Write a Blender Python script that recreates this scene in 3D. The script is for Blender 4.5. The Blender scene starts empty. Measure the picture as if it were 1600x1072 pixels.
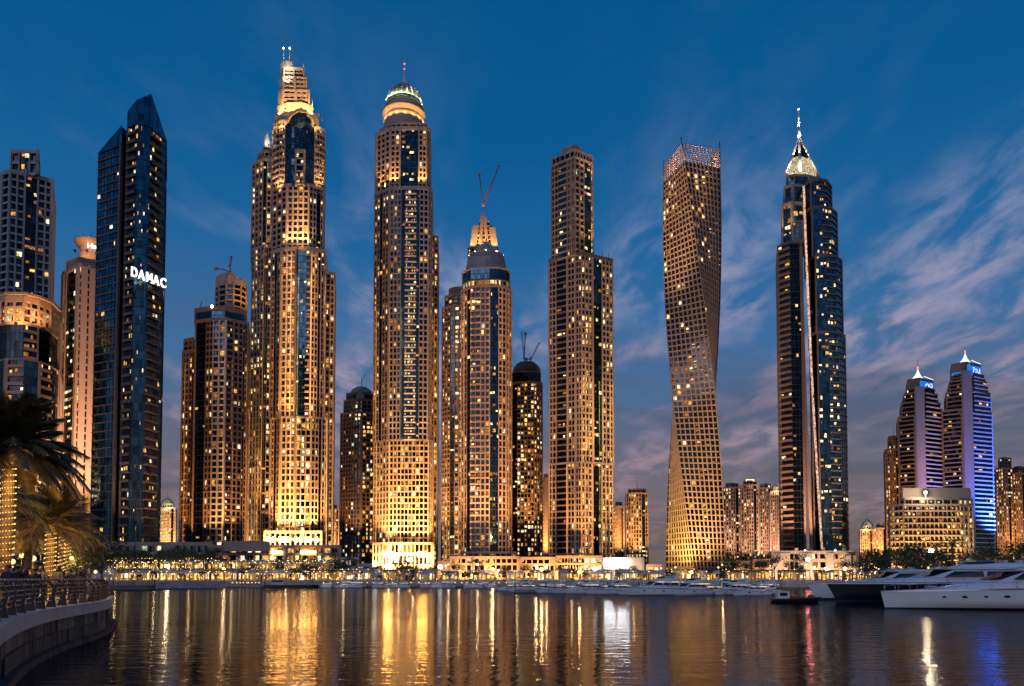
import bpy, bmesh, math, random
from mathutils import Vector, Matrix, Euler
R = math.radians
random.seed(7)
# ------------------------------------------------------------------ camera, sky, sun, exposure
sc = bpy.context.scene
F, CAMZ, PITCH, HOR = 1150.0, 3.0, 0.04, 903.0
PPY = HOR - F * math.tan(PITCH)
cam = bpy.data.cameras.new('camera')
cam.sensor_width = 36.0
cam.lens = F / 1600 * 36.0
cam.shift_y = (PPY - 536) / 1600.0
cam.clip_start, cam.clip_end = 0.1, 30000
co = bpy.data.objects.new('camera', cam)
sc.collection.objects.link(co)
co.location = (0, 0, CAMZ)
co.rotation_euler = (math.pi / 2 + PITCH, 0, 0)
sc.camera = co
sc.view_settings.view_transform = 'Standard'
sc.view_settings.look = 'None'
sc.view_settings.exposure = 0.0
sc.view_settings.gamma = 1.0
sc.view_settings.use_curve_mapping = False
cy = sc.cycles
cy.use_denoising = True
try:
    cy.denoiser = 'OPENIMAGEDENOISE'
    cy.denoising_input_passes = 'RGB_ALBEDO_NORMAL'
except Exception:
    pass
cy.max_bounces = 5; cy.diffuse_bounces = 2; cy.glossy_bounces = 3; cy.transmission_bounces = 2
cy.sample_clamp_indirect = 60.0
cy.sample_clamp_direct = 0.0
cy.caustics_reflective = False; cy.caustics_refractive = False
cy.use_light_tree = True

SUN_EL, SUN_ROT = R(1.5), R(205)
world = bpy.data.worlds.new('World'); sc.world = world; world.use_nodes = True
nt = world.node_tree; nt.nodes.clear()
def N(nt, t, **kw):
    n = nt.nodes.new(t)
    for k, v in kw.items(): setattr(n, k, v)
    return n
def math_node(nt, op, a, b=None, clamp=False):
    n = N(nt, 'ShaderNodeMath', operation=op); n.use_clamp = clamp
    for i, s in enumerate((a, b)):
        if s is None: continue
        if isinstance(s, (int, float)): n.inputs[i].default_value = s
        else: nt.links.new(s, n.inputs[i])
    return n.outputs[0]
def ramp(nt, fac, stops, interp='LINEAR'):
    r = N(nt, 'ShaderNodeValToRGB'); e = r.color_ramp.elements; r.color_ramp.interpolation = interp
    while len(e) > 1: e.remove(e[-1])
    for i, (p, c) in enumerate(stops):
        el = e[0] if i == 0 else e.new(p)
        el.position = p; el.color = (c[0], c[1], c[2], 1) if len(c) == 3 else c
    if fac is not None: nt.links.new(fac, r.inputs[0])
    return r.outputs[0]
def mixc(nt, blend, fac, a, b):
    m = N(nt, 'ShaderNodeMix', data_type='RGBA', blend_type=blend)
    for sock, s in ((0, fac), (6, a), (7, b)):
        if isinstance(s, (int, float)): m.inputs[sock].default_value = s
        elif isinstance(s, tuple): m.inputs[sock].default_value = (s[0], s[1], s[2], 1)
        else: nt.links.new(s, m.inputs[sock])
    return m.outputs[2]
sky = N(nt, 'ShaderNodeTexSky', sky_type='NISHITA')
sky.sun_disc = False; sky.sun_elevation = SUN_EL; sky.sun_rotation = SUN_ROT
sky.altitude = 0; sky.air_density = 1.0; sky.dust_density = 1.5; sky.ozone_density = 3.0
tc = N(nt, 'ShaderNodeTexCoord')
sep = N(nt, 'ShaderNodeSeparateXYZ'); nt.links.new(tc.outputs['Generated'], sep.inputs[0])
elev = math_node(nt, 'MAXIMUM', sep.outputs[2], 0.0)
# dusk colour over the low twilight band: grey violet near the horizon, deep blue overhead
dusk = ramp(nt, elev, [(0.0, (.185, .125, .105)), (.045, (.165, .125, .12)), (.12, (.175, .150, .18)), (.175, (.135, .150, .22)), (.23, (.085, .155, .29)),
                       (.31, (.045, .160, .355)), (.40, (.015, .135, .345)), (.51, (.003, .106, .30)), (.62, (.001, .094, .268)), (1.0, (.001, .075, .22))], 'LINEAR')
nish = mixc(nt, 'MULTIPLY', 1.0, sky.outputs[0], (.02, .08, .15))
base = mixc(nt, 'MIX', 0.08, dusk, nish)
# thin cloud deck: directions projected on a flat layer
zz = math_node(nt, 'ADD', elev, 0.10)
cx = math_node(nt, 'DIVIDE', sep.outputs[0], zz); cyy = math_node(nt, 'DIVIDE', sep.outputs[1], zz)
comb = N(nt, 'ShaderNodeCombineXYZ'); nt.links.new(cx, comb.inputs[0]); nt.links.new(cyy, comb.inputs[1])
def cloud(loc, rot, scale, nscale, detail, lo, hi):
    mp = N(nt, 'ShaderNodeMapping'); mp.inputs['Location'].default_value = loc
    mp.inputs['Rotation'].default_value = (0, 0, rot); mp.inputs['Scale'].default_value = scale
    nt.links.new(comb.outputs[0], mp.inputs[0])
    nz = N(nt, 'ShaderNodeTexNoise'); nz.inputs['Scale'].default_value = nscale; nz.inputs['Detail'].default_value = detail
    nz.inputs['Roughness'].default_value = .58; nz.inputs['Distortion'].default_value = .35
    nt.links.new(mp.outputs[0], nz.inputs[0])
    return ramp(nt, nz.outputs[0], [(lo, (0, 0, 0)), (hi, (1, 1, 1))], 'EASE')
big = cloud((3.1, 1.7, 0), R(6), (1.15, .6, 1), 1.35, 4, .41, .62)
fine = cloud((9.4, 4.2, 2.0), R(24), (1.9, 1.0, 1), 3.6, 7, .36, .66)
# one long bank drifting along the view, with ragged edges
wob = N(nt, 'ShaderNodeTexNoise'); wob.inputs['Scale'].default_value = 1.6; wob.inputs['Detail'].default_value = 3; nt.links.new(comb.outputs[0], wob.inputs[0])
bx = math_node(nt, 'ADD', math_node(nt, 'SUBTRACT', cx, 1.08), math_node(nt, 'MULTIPLY', math_node(nt, 'SUBTRACT', wob.outputs[0], .5), .5))
bank = ramp(nt, math_node(nt, 'ABSOLUTE', bx), [(0, (1, 1, 1)), (.10, (.85, .85, .85)), (.26, (0, 0, 0))], 'EASE')
big = mixc(nt, 'LIGHTEN', 1.0, big, bank)
low = ramp(nt, elev, [(0.0, (.75, .75, .75)), (.16, (1, 1, 1)), (.38, (.85, .85, .85)), (.46, (.28, .28, .28)), (.54, (.09, .09, .09)), (.64, (.05, .05, .05)), (1, (.06, .06, .06))])
cm = mixc(nt, 'MULTIPLY', 1.0, big, fine); cm = mixc(nt, 'MULTIPLY', 1.0, cm, low)
ccol = ramp(nt, elev, [(0, (.21, .15, .15)), (.14, (.31, .22, .27)), (.28, (.40, .33, .44)), (.42, (.33, .36, .52)), (.7, (.10, .18, .34))])
withc = mixc(nt, 'MIX', cm, base, ccol)
# darker slate undersides low over the city
dark = cloud((1.3, 7.7, 5.0), R(-15), (.8, 1.6, 1), .8, 4, .50, .66)
lowm = ramp(nt, elev, [(0.02, (.6, .6, .6)), (.25, (.45, .45, .45)), (.42, (0, 0, 0))])
dm = mixc(nt, 'MULTIPLY', 1.0, dark, lowm)
withc = mixc(nt, 'MIX', dm, withc, (.085, .095, .15))
bg = N(nt, 'ShaderNodeBackground'); bg.inputs[1].default_value = 1.0
nt.links.new(withc, bg.inputs[0])
wo = N(nt, 'ShaderNodeOutputWorld'); nt.links.new(bg.outputs[0], wo.inputs[0])
sun = bpy.data.lights.new('sun', 'SUN'); sun.energy = 0.36; sun.angle = R(30); sun.color = (.84, .80, 1)
so = bpy.data.objects.new('sun', sun); sc.collection.objects.link(so)
sd = Vector((math.sin(SUN_ROT) * math.cos(R(14)), math.cos(SUN_ROT) * math.cos(R(14)), math.sin(R(14))))
so.rotation_euler = sd.to_track_quat('Z', 'Y').to_euler()

# ------------------------------------------------------------------ helpers
COL = sc.collection
def P(px, py, Y):
    dx, dy = (px - 800) / F, (PPY - py) / F
    c, s = math.cos(PITCH), math.sin(PITCH)
    d = (dx, c - dy * s, s + dy * c)
    t = Y / d[1]
    return Vector((dx * t, Y, CAMZ + d[2] * t))
def XY(px, Y, py=860): p = P(px, py, Y); return Vector((p.x, p.y))
def ZP(py, Y, px=800): return P(px, py, Y).z
def link(o, parent=None, loc=None):
    COL.objects.link(o)
    if parent is not None: o.parent = parent
    if loc is not None: o.location = loc
    return o
def tag(o, label=None, cat=None, group=None, kind=None):
    if label: o['label'] = label
    if cat: o['category'] = cat
    if group: o['group'] = group
    if kind: o['kind'] = kind
    return o
def empty(name, loc, label=None, cat=None, group=None, kind=None, rz=0):
    o = bpy.data.objects.new(name, None); o.empty_display_size = .5
    link(o, None, loc); o.rotation_euler.z = rz
    return tag(o, label, cat, group, kind)
def copy_tree(o, parent=None):
    c = o.copy(); COL.objects.link(c); c.parent = parent
    for ch in list(o.children): copy_tree(ch, c)
    return c
class MB:
    def __init__(s): s.v = []; s.f = []; s.m = []; s.sm = []
    def add(s, vs, fs, m=0, smooth=False):
        o = len(s.v); s.v.extend(vs)
        for f in fs: s.f.append(tuple(o + i for i in f)); s.m.append(m); s.sm.append(smooth)
    def hexa(s, p, m=0):   # p: 8 points, bottom ring 0-3, top ring 4-7
        s.add(p, [(0, 3, 2, 1), (4, 5, 6, 7), (0, 1, 5, 4), (1, 2, 6, 5), (2, 3, 7, 6), (3, 0, 4, 7)], m)
    def box(s, x0, x1, y0, y1, z0, z1, m=0):
        s.hexa([(x0, y0, z0), (x1, y0, z0), (x1, y1, z0), (x0, y1, z0), (x0, y0, z1), (x1, y0, z1), (x1, y1, z1), (x0, y1, z1)], m)
    def fbox(s, fr, u0, u1, d0, d1, z0, z1, m=0):   # frame box: along u, outward d
        A, u, n = fr
        q = lambda a, d, z: (A.x + u.x * a + n.x * d, A.y + u.y * a + n.y * d, z)
        s.hexa([q(u0, d1, z0), q(u1, d1, z0), q(u1, d0, z0), q(u0, d0, z0), q(u0, d1, z1), q(u1, d1, z1), q(u1, d0, z1), q(u0, d0, z1)], m)
    def fquad(s, fr, u0, u1, d, z0, z1, m=0):
        A, u, n = fr
        q = lambda a, z: (A.x + u.x * a + n.x * d, A.y + u.y * a + n.y * d, z)
        s.add([q(u0, z0), q(u1, z0), q(u1, z1), q(u0, z1)], [(0, 1, 2, 3)], m)
    def prism(s, pts, z0, z1, m=0, top=None):
        k = len(pts); t = top or pts
        zf = z1 if isinstance(z1, (list, tuple)) else [z1] * k
        s.add([(p[0], p[1], z0) for p in pts] + [(p[0], p[1], zf[i]) for i, p in enumerate(t)],
              [tuple(range(k - 1, -1, -1)), tuple(range(k, 2 * k))] + [(i, (i + 1) % k, k + (i + 1) % k, k + i) for i in range(k)], m)
    def bar(s, a, b, r, m=0, k=6, r2=None, smooth=True):
        a, b = Vector(a), Vector(b); d = b - a
        if d.length < 1e-6: return
        q = d.to_track_quat('Z', 'Y'); r2 = r if r2 is None else r2
        ring = [q @ Vector((math.cos(2 * math.pi * i / k), math.sin(2 * math.pi * i / k), 0)) for i in range(k)]
        s.add([tuple(a + v * r) for v in ring] + [tuple(b + v * r2) for v in ring],
              [tuple(range(k - 1, -1, -1)), tuple(range(k, 2 * k))] + [(i, (i + 1) % k, k + (i + 1) % k, k + i) for i in range(k)], m, smooth)
    def path(s, pts, r, m=0, k=5):
        for a, b in zip(pts, pts[1:]): s.bar(a, b, r, m, k)
    def lathe(s, c, prof, k=24, m=0, smooth=True):   # prof: (r, z)
        o = []
        for r, z in prof:
            for i in range(k):
                a = 2 * math.pi * i / k; o.append((c[0] + r * math.cos(a), c[1] + r * math.sin(a), z))
        fs = []
        for j in range(len(prof) - 1):
            for i in range(k): fs.append((j * k + i, j * k + (i + 1) % k, (j + 1) * k + (i + 1) % k, (j + 1) * k + i))
        fs.append(tuple((len(prof) - 1) * k + i for i in range(k)))
        s.add(o, fs, m, smooth)
    def ball(s, c, r, m=0, k=8, rz=None):
        rz = rz or r
        s.lathe((c[0], c[1]), [(max(.001, r * math.sin(math.pi * j / 6)), c[2] - rz * math.cos(math.pi * j / 6)) for j in range(7)], k, m)
    def mesh(s, name, mats, org=(0, 0, 0)):
        me = bpy.data.meshes.new(name)
        me.from_pydata([(v[0] - org[0], v[1] - org[1], v[2] - org[2]) for v in s.v], [], s.f)
        for x in mats: me.materials.append(M[x] if isinstance(x, str) else x)
        me.polygons.foreach_set('material_index', s.m)
        me.polygons.foreach_set('use_smooth', s.sm)
        me.update()
        return me
    def build(s, name, mats, parent=None, label=None, cat=None, group=None, kind=None, loc=None):
        if not s.f: return None
        if isinstance(mats, str): mats = [mats]
        if parent is not None:
            org = parent.matrix_world.translation if False else WORLD_LOC.get(parent.name, (0, 0, 0)); l = (0, 0, 0)
        else:
            org = loc or (0, 0, 0); l = org
        me = s.mesh(name, mats, org)
        o = bpy.data.objects.new(name, me); link(o, parent, l)
        WORLD_LOC[o.name] = tuple(org)
        return tag(o, label, cat, group, kind)
WORLD_LOC = {}
def root(name, loc, label=None, cat=None, group=None, kind=None):
    o = empty(name, loc, label, cat, group, kind); WORLD_LOC[o.name] = tuple(loc); return o

# ------------------------------------------------------------------ materials
M = {}
def mat(name, col, rough=.6, metal=0.0, spec=.5, var=.12, vscale=.35, bump=0.0, bscale=3.0, emit=None, estr=0.0, streak=False):
    m = bpy.data.materials.new(name); m.use_nodes = True; t = m.node_tree
    b = t.nodes['Principled BSDF']
    b.inputs['Roughness'].default_value = rough; b.inputs['Metallic'].default_value = metal
    b.inputs['Specular IOR Level'].default_value = spec
    if var > 0:
        g = N(t, 'ShaderNodeNewGeometry')
        mp = N(t, 'ShaderNodeMapping'); mp.inputs['Scale'].default_value = (1, 1, .12 if streak else 1)
        t.links.new(g.outputs['Position'], mp.inputs[0])
        nz = N(t, 'ShaderNodeTexNoise'); nz.inputs['Scale'].default_value = vscale; nz.inputs['Detail'].default_value = 5
        t.links.new(mp.outputs[0], nz.inputs[0])
        lo = tuple(c * (1 - var * 1.6) for c in col); hi = tuple(min(1, c * (1 + var)) for c in col)
        t.links.new(ramp(t, nz.outputs[0], [(.3, lo), (.7, hi)]), b.inputs['Base Color'])
    else:
        b.inputs['Base Color'].default_value = (*col, 1)
    if bump > 0:
        g2 = N(t, 'ShaderNodeNewGeometry'); nb = N(t, 'ShaderNodeTexNoise'); nb.inputs['Scale'].default_value = bscale
        nb.inputs['Detail'].default_value = 4
        t.links.new(g2.outputs['Position'], nb.inputs[0])
        bp = N(t, 'ShaderNodeBump'); bp.inputs['Strength'].default_value = 1; bp.inputs['Distance'].default_value = bump
        t.links.new(nb.outputs[0], bp.inputs['Height']); t.links.new(bp.outputs[0], b.inputs['Normal'])
    if emit:
        b.inputs['Emission Color'].default_value = (*emit, 1); b.inputs['Emission Strength'].default_value = estr
        m.cycles.emission_sampling = 'NONE'
    M[name] = m
    return m
def glass(name, col, rough=.08):
    """coated curtain-wall glass: reflective, panel-to-panel tint and tilt differences"""
    m = bpy.data.materials.new(name); m.use_nodes = True; t = m.node_tree; b = t.nodes['Principled BSDF']
    g = N(t, 'ShaderNodeNewGeometry')
    sn = N(t, 'ShaderNodeVectorMath', operation='SNAP'); sn.inputs[1].default_value = (1.7, 1.7, 3.6)
    t.links.new(g.outputs['Position'], sn.inputs[0])
    wn = N(t, 'ShaderNodeTexWhiteNoise', noise_dimensions='3D'); t.links.new(sn.outputs[0], wn.inputs[0])
    t.links.new(ramp(t, wn.outputs[0], [(0, tuple(c * .45 for c in col)), (.6, col), (1, tuple(min(1, c * 1.5) for c in col))]), b.inputs['Base Color'])
    b.inputs['Metallic'].default_value = .92; b.inputs['Roughness'].default_value = rough
    vm = N(t, 'ShaderNodeVectorMath', operation='SUBTRACT'); t.links.new(wn.outputs[1], vm.inputs[0]); vm.inputs[1].default_value = (.5, .5, .5)
    vs = N(t, 'ShaderNodeVectorMath', operation='SCALE'); t.links.new(vm.outputs[0], vs.inputs[0]); vs.inputs['Scale'].default_value = .05
    va = N(t, 'ShaderNodeVectorMath', operation='ADD'); t.links.new(g.outputs['Normal'], va.inputs[0]); t.links.new(vs.outputs[0], va.inputs[1])
    vn = N(t, 'ShaderNodeVectorMath', operation='NORMALIZE'); t.links.new(va.outputs[0], vn.inputs[0]); t.links.new(vn.outputs[0], b.inputs['Normal'])
    M[name] = m
def lightmat(name, col, strength, vary=True):
    """a lit pane or lamp: the room behind it differs from pane to pane"""
    m = bpy.data.materials.new(name); m.use_nodes = True; t = m.node_tree; t.nodes.clear()
    e = N(t, 'ShaderNodeEmission'); o = N(t, 'ShaderNodeOutputMaterial'); t.links.new(e.outputs[0], o.inputs[0])
    e.inputs[0].default_value = (*col, 1); e.inputs[1].default_value = strength
    if vary:
        g = N(t, 'ShaderNodeNewGeometry')
        nz = N(t, 'ShaderNodeTexNoise'); nz.inputs['Scale'].default_value = .9; nz.inputs['Detail'].default_value = 3
        t.links.new(g.outputs['Position'], nz.inputs[0])
        mr = N(t, 'ShaderNodeMapRange'); mr.inputs[1].default_value = .3; mr.inputs[2].default_value = .72
        mr.inputs[3].default_value = strength * .05; mr.inputs[4].default_value = strength * 2.1
        t.links.new(nz.outputs[0], mr.inputs[0]); t.links.new(mr.outputs[0], e.inputs[1])
    m.cycles.emission_sampling = 'NONE'
    M[name] = m
mat('stone_warm', (.30, .25, .21), .75, var=.10, vscale=.12, streak=True)
mat('stone_pale', (.33, .32, .33), .7, var=.10, vscale=.12, streak=True)
mat('stone_pink', (.32, .255, .225), .75, var=.08, vscale=.12, streak=True)
mat('stone_brown', (.16, .118, .095), .7, var=.12, vscale=.15, streak=True)
mat('stone_dark', (.11, .09, .085), .6, var=.15, vscale=.15, streak=True)
mat('stone_violet', (.27, .26, .30), .65, var=.08, vscale=.15, streak=True)
mat('concrete_raw', (.33, .31, .29), .85, var=.22, vscale=.3)
mat('metal_dark', (.05, .05, .055), .4, .8, var=.1)
mat('metal_screen', (.27, .21, .165), .6, .05, var=.10, vscale=.2)
mat('slab_white', (.60, .57, .55), .6, var=.08, vscale=.3)
glass('glass_teal', (.032, .082, .10)); glass('glass_blue', (.026, .072, .105)); glass('glass_dark', (.016, .023, .03)); glass('glass_brown', (.07, .065, .06), .15)
glass('glass_sky', (.042, .125, .175))
mat('dome_green', (.16, .22, .17), .4, .2)
mat('dome_grey', (.27, .27, .29), .5, .2)
mat('crane_paint', (.30, .12, .08), .5)
mat('roof_dark', (.10, .10, .10), .8)
lightmat('lit_warm', (1, .52, .13), .95); lightmat('lit_pale', (1, .76, .42), 1.5); lightmat('lit_dim', (1, .38, .09), .36); lightmat('lit_green', (.85, .92, .55), .7)
lightmat('lit_gold', (1, .66, .22), 1.7); lightmat('lit_red', (1, .10, .12), 1.3)
lightmat('lamp_warm', (1, .60, .22), 2.4, False); lightmat('lamp_strong', (1, .90, .60), 45, False); lightmat('flood_bank', (1, .43, .08), 110, False); lightmat('lobby_glow', (1, .45, .09), 50, False); lightmat('lamp_white', (1, .92, .80), 14, False); lightmat('lamp_blue', (.04, .26, 1), 1.0, False)
lightmat('lamp_red', (1, .09, .07), 6, False); lightmat('lamp_pink', (1, .16, .20), 60, False); lightmat('sign_white', (1, 1, 1), 3.0, False); lightmat('led_white', (.95, 1, 1), 28.0, False)
lightmat('strip_pink', (1, .60, .42), .75); lightmat('shop_gold', (1, .50, .12), 1.3); lightmat('shop_white', (1, .78, .45), 1.9); lightmat('panel_blue', (.01, .20, .85), 1.0, False)
lightmat('bulb_gold', (1, .62, .20), 6, False); lightmat('bulb_string', (1, .55, .14), 2.6, False)
LIT = ['lit_warm', 'lit_pale', 'lit_dim', 'lit_green', 'lit_gold', 'lit_red']
GL = ['glass_teal', 'glass_blue', 'glass_dark', 'glass_brown', 'glass_sky']
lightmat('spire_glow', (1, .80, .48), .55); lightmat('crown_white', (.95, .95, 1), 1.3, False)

# ------------------------------------------------------------------ tower kit
class Tower:
    def __init__(s, name, label, cxpx, Y, wall='stone_warm', glassm='glass_teal', single=150, fh=3.7, cat='skyscraper', gz=2.0, group=None, mix=(5, 3, 4, 1, .6, 0)):
        p = XY(cxpx, Y); s.Y = Y; s.px = cxpx
        s.root = root(name, (p.x, p.y, gz), label, cat, group)
        s.wall = wall; s.gl = glassm; s.single = single; s.fh = fh; s.gz = gz; s.mix = mix
        s.frame = MB(); s.slab = MB(); s.glass = MB(); s.roof = MB(); s.lits = []; s.piers = []
        s.mats = [wall, 'stone_pale', 'stone_brown', 'stone_dark', 'slab_white', 'metal_dark']
    def pt(s, px, dY=0, py=700): p = P(px, py, s.Y + dY); return Vector((p.x, p.y))
    dd = 0.0
    def z(s, py): return ZP(py, s.Y + s.dd, s.px)
    def lit(s, fr, u0, u1, d, z0, z1, m=None):
        if m is None: m = random.choices(range(6), s.mix)[0]
        s.lits.append((fr, u0, u1, d, z0, z1, m))
    def facade(s, A, B, z0, z1, bays, front=True, fh=None):
        fh = fh or s.fh
        u = B - A; L = u.length
        if L < .3: return
        u = u / L; n = Vector((u.y, -u.x)); fr = (A, u, n)
        tot = sum(b[1] for b in bays); x = 0.0
        nf = max(1, round((z1 - z0) / fh)); h = (z1 - z0) / nf
        for kind, w, o in bays:
            x0, x1 = x, x + L * w / tot; x = x1
            g = GL.index(o.get('g', 'glass_dark' if kind == 'W' and s.gl != 'glass_brown' else s.gl)); p = o.get('p', .12); wm = o.get('m', 0)
            if kind == 'S':
                s.frame.fbox(fr, x0, x1, -.6, o.get('d', .5), z0, z1, wm); continue
            gd = -.95 if kind == 'W' else -.45
            s.glass.fquad(fr, x0, x1, gd, z0, z1, g)
            k = o.get('n', max(1, round((x1 - x0) / 3.2)))
            if kind == 'W' and k > 2 and (x1 - x0) / k < 2.9: k = max(2, round((x1 - x0) / 3.1))
            c = (x1 - x0) / k
            if kind == 'W':
                pw = o.get('pw', .40) * .62 * c / 2; sp = o.get('sp', .36) * .72 * h; p = min(.85, p * 1.6) if p < 1 else 1
                for i in range(k + 1):
                    a, b = max(x0, x0 + i * c - pw), min(x1, x0 + i * c + pw)
                    if front and s.single: s.piers.append((fr, a, b, -1, .18, z0, z1, wm))
                    else: s.frame.fbox(fr, a, b, -1, .18, z0, z1, wm)
                plant = (nf // 3, nf * 2 // 3) if nf > 26 else ()
                for j in range(nf):
                    s.frame.fbox(fr, x0, x1, -1, -.12, z0 + j * h, z0 + j * h + sp, wm)
                    if j in plant: s.frame.fbox(fr, x0, x1, -1, .42, z0 + j * h + .05, z0 + j * h + .75, wm)
                    for i in range(k):
                        if random.random() < p: s.lit(fr, x0 + i * c + pw + .1, x0 + (i + 1) * c - pw - (.1 if random.random() < .6 else .4 * (c - 2 * pw)), -.9, z0 + j * h + sp + random.choice((.05, .05, .5, .9)), z0 + (j + 1) * h - .1)
            elif kind == 'G':
                for i in range(k + 1):
                    a = x0 + i * c
                    s.frame.fbox(fr, max(x0, a - .06), min(x1, a + .06), -.46, -.32, z0, z1, 5)
                j = 0
                for j in range(nf):
                    s.frame.fbox(fr, x0, x1, -.46, -.26 + o.get('ledge', 0), z0 + j * h, z0 + j * h + o.get('lh', .35), o.get('lm', 5))
                    run = 0
                    hot = random.random() < o.get('hot', .12) * .7; p = o.get('p', .12) * .6
                    for i in range(k):
                        if random.random() < (min(.85, p * 4) if hot else p):
                            q = random.uniform(.35, .62) * h
                            f0 = random.choice((0, 0, .3, .5)); s.lit(fr, x0 + i * c + .12 + (c - .3) * f0, x0 + (i + 1) * c - .12 - (c - .3) * random.choice((0, 0, .3)), -.41, z0 + (j + 1) * h - q * random.uniform(.6, 1) - .15, z0 + (j + 1) * h - .15)
            elif kind == 'B':
                bd = o.get('d', 1.1); e = o.get('e', 0)
                for j in range(nf):
                    zz = z0 + j * h
                    s.slab.fbox(fr, x0 + e, x1 - e, -.44, bd, zz, zz + .32, o.get('sm', wm))
                    if o.get('rail', 1): s.slab.fbox(fr, x0 + e, x1 - e, bd - .14, bd + .02, zz + .32, zz + .32 + o.get('rh', .75), o.get('sm', wm))
                    for i in range(k):
                        if random.random() < p: f0 = random.uniform(0, .45); f1 = random.uniform(max(.4, f0 + .25), 1); s.lit(fr, x0 + i * c + .1 + (c - .2) * f0, x0 + i * c + .1 + (c - .2) * f1, -.41, zz + h * random.uniform(.3, .5), zz + h * random.uniform(.66, .9))
                for i in range(k + 1):
                    if o.get('div', 1):
                        a = x0 + i * c
                        s.frame.fbox(fr, max(x0, a - .18), min(x1, a + .18), -.46, bd * .55, z0, z1, wm)
    def tier(s, pts, depth, pz0, pz1, specs, parapet=1.4, side=None, fh=None, capm=0, zabs=False, back=True):
        """pts: front polyline [(px, dY, py)] from left to right as the camera sees it"""
        sv = s.dd; s.dd = 0.0; z0 = s.gz if pz0 is None else s.z(pz0)
        s.dd = max(0.0, min(p[1] for p in pts)); z1 = s.z(pz1); s.dd = sv
        w = [s.pt(*p) if not isinstance(p, Vector) else p for p in pts]
        if isinstance(specs, list) and specs and isinstance(specs[0], tuple): specs = [specs] * (len(w) - 1)
        for i in range(len(w) - 1): s.facade(w[i], w[i + 1], z0, z1, specs[i], True, fh)
        L0 = w[0] + Vector((w[0].x / w[0].y * depth * .9, depth)); R0 = w[-1] + Vector((w[-1].x / w[-1].y * depth * .9, depth))
        sd = side or [('W', 1, dict(n=4, p=.06))]
        s.facade(w[-1], R0, z0, z1, sd, False, fh); s.facade(L0, w[0], z0, z1, sd, False, fh)
        if back: s.facade(R0, L0, z0, z1, [('W', 1, dict(n=6, p=.04))], False, fh)
        poly = w + [R0, L0]
        s.roof.prism([tuple(p) for p in poly], z1 - .5, z1 + .02, capm)
        if parapet:
            for a, b in zip(poly, poly[1:] + poly[:1]):
                u = b - a
                if u.length < .3: continue
                u = u / u.length; s.roof.fbox((a, u, Vector((u.y, -u.x))), 0, (b - a).length, -.6, .12, z1, z1 + parapet, capm)
        return poly, z0, z1
    def flood(s, pos, target, power, angle=70,  color=(1, .62, .27), blend=.7, rad=.4, fixture=True):
        pos, target = Vector(pos), Vector(target); d = (target - pos).normalized()
        par = s.root
        if fixture:
            m = MB(); q = d.to_track_quat('Z', 'Y')
            c = lambda x, y, z: tuple(pos + q @ Vector((x, y, z)))
            a = .55
            m.hexa([c(-a, -a, -.9), c(a, -a, -.9), c(a, a, -.9), c(-a, a, -.9), c(-a, -a, -.35), c(a, -a, -.35), c(a, a, -.35), c(-a, a, -.35)], 0)
            m.hexa([c(-a * .8, -a * .8, -.33), c(a * .8, -a * .8, -.33), c(a * .8, a * .8, -.33), c(-a * .8, a * .8, -.33), c(-a * .8, -a * .8, -.28), c(a * .8, -a * .8, -.28), c(a * .8, a * .8, -.28), c(-a * .8, a * .8, -.28)], 1)
            m.box(pos.x - .12, pos.x + .12, pos.y - .12, pos.y + .12, s.gz - .1 if pos.z < 48 and pos.y < s.Y - 9 else pos.z - 1.6, pos.z - .5, 0)
            par = m.build('floodlight', ['metal_dark', 'lamp_warm'], s.root)
        l = bpy.data.lights.new('floodlight_beam', 'SPOT'); l.energy = power * 1.5; l.spot_size = R(angle); l.spot_blend = blend
        l.color = color; l.shadow_soft_size = rad
        o = bpy.data.objects.new('floodlight_beam', l); link(o, par)
        wl = Vector(WORLD_LOC[par.name]); o.location = pos - wl
        o.rotation_euler = (-d).to_track_quat('Z', 'Y').to_euler()
    def channel(s, px, wall, out, py0, py1, wpm, color=(1, .45, .12), width=.6):
        """slim vertical light mast standing before the facade, washing one bay"""
        s.dd = 0; z0, z1 = s.z(py0), s.z(py1); a = s.pt(px, wall - out, (py0 + py1) / 2); L = z1 - z0
        q = MB(); q.box(a.x - .12, a.x + .12, a.y - .3, a.y - .1, z0, z1)
        for k in range(int(L / 12) + 1): q.box(a.x - .06, a.x + .06, a.y - .1, a.y + out - .1, z0 + k * 12, z0 + k * 12 + .12)
        o = q.build('light_mast', 'metal_dark', s.root)
        l = bpy.data.lights.new('bay_wash', 'AREA'); l.shape = 'RECTANGLE'; l.size = width; l.size_y = L; l.energy = wpm * L * (2.3 if width < .5 else 1); l.color = color
        lo = bpy.data.objects.new('bay_wash', l); link(lo, o); lo.rotation_euler = (math.pi / 2, 0, 0); lo.location = Vector((a.x, a.y, (z0 + z1) / 2)) - Vector(WORLD_LOC[s.root.name])
    def glow(s, pos, power, color=(1, .65, .3), rad=.5):
        l = bpy.data.lights.new('lamp_glow', 'POINT'); l.energy = power; l.color = color; l.shadow_soft_size = rad
        o = bpy.data.objects.new('lamp_glow', l); link(o, s.root); o.location = Vector(pos) - Vector(WORLD_LOC[s.root.name])
    def part(s, name, mb, mats, kind=None, label=None, under=None): return mb.build(name, mats, under or s.root, label, kind=kind)
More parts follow.
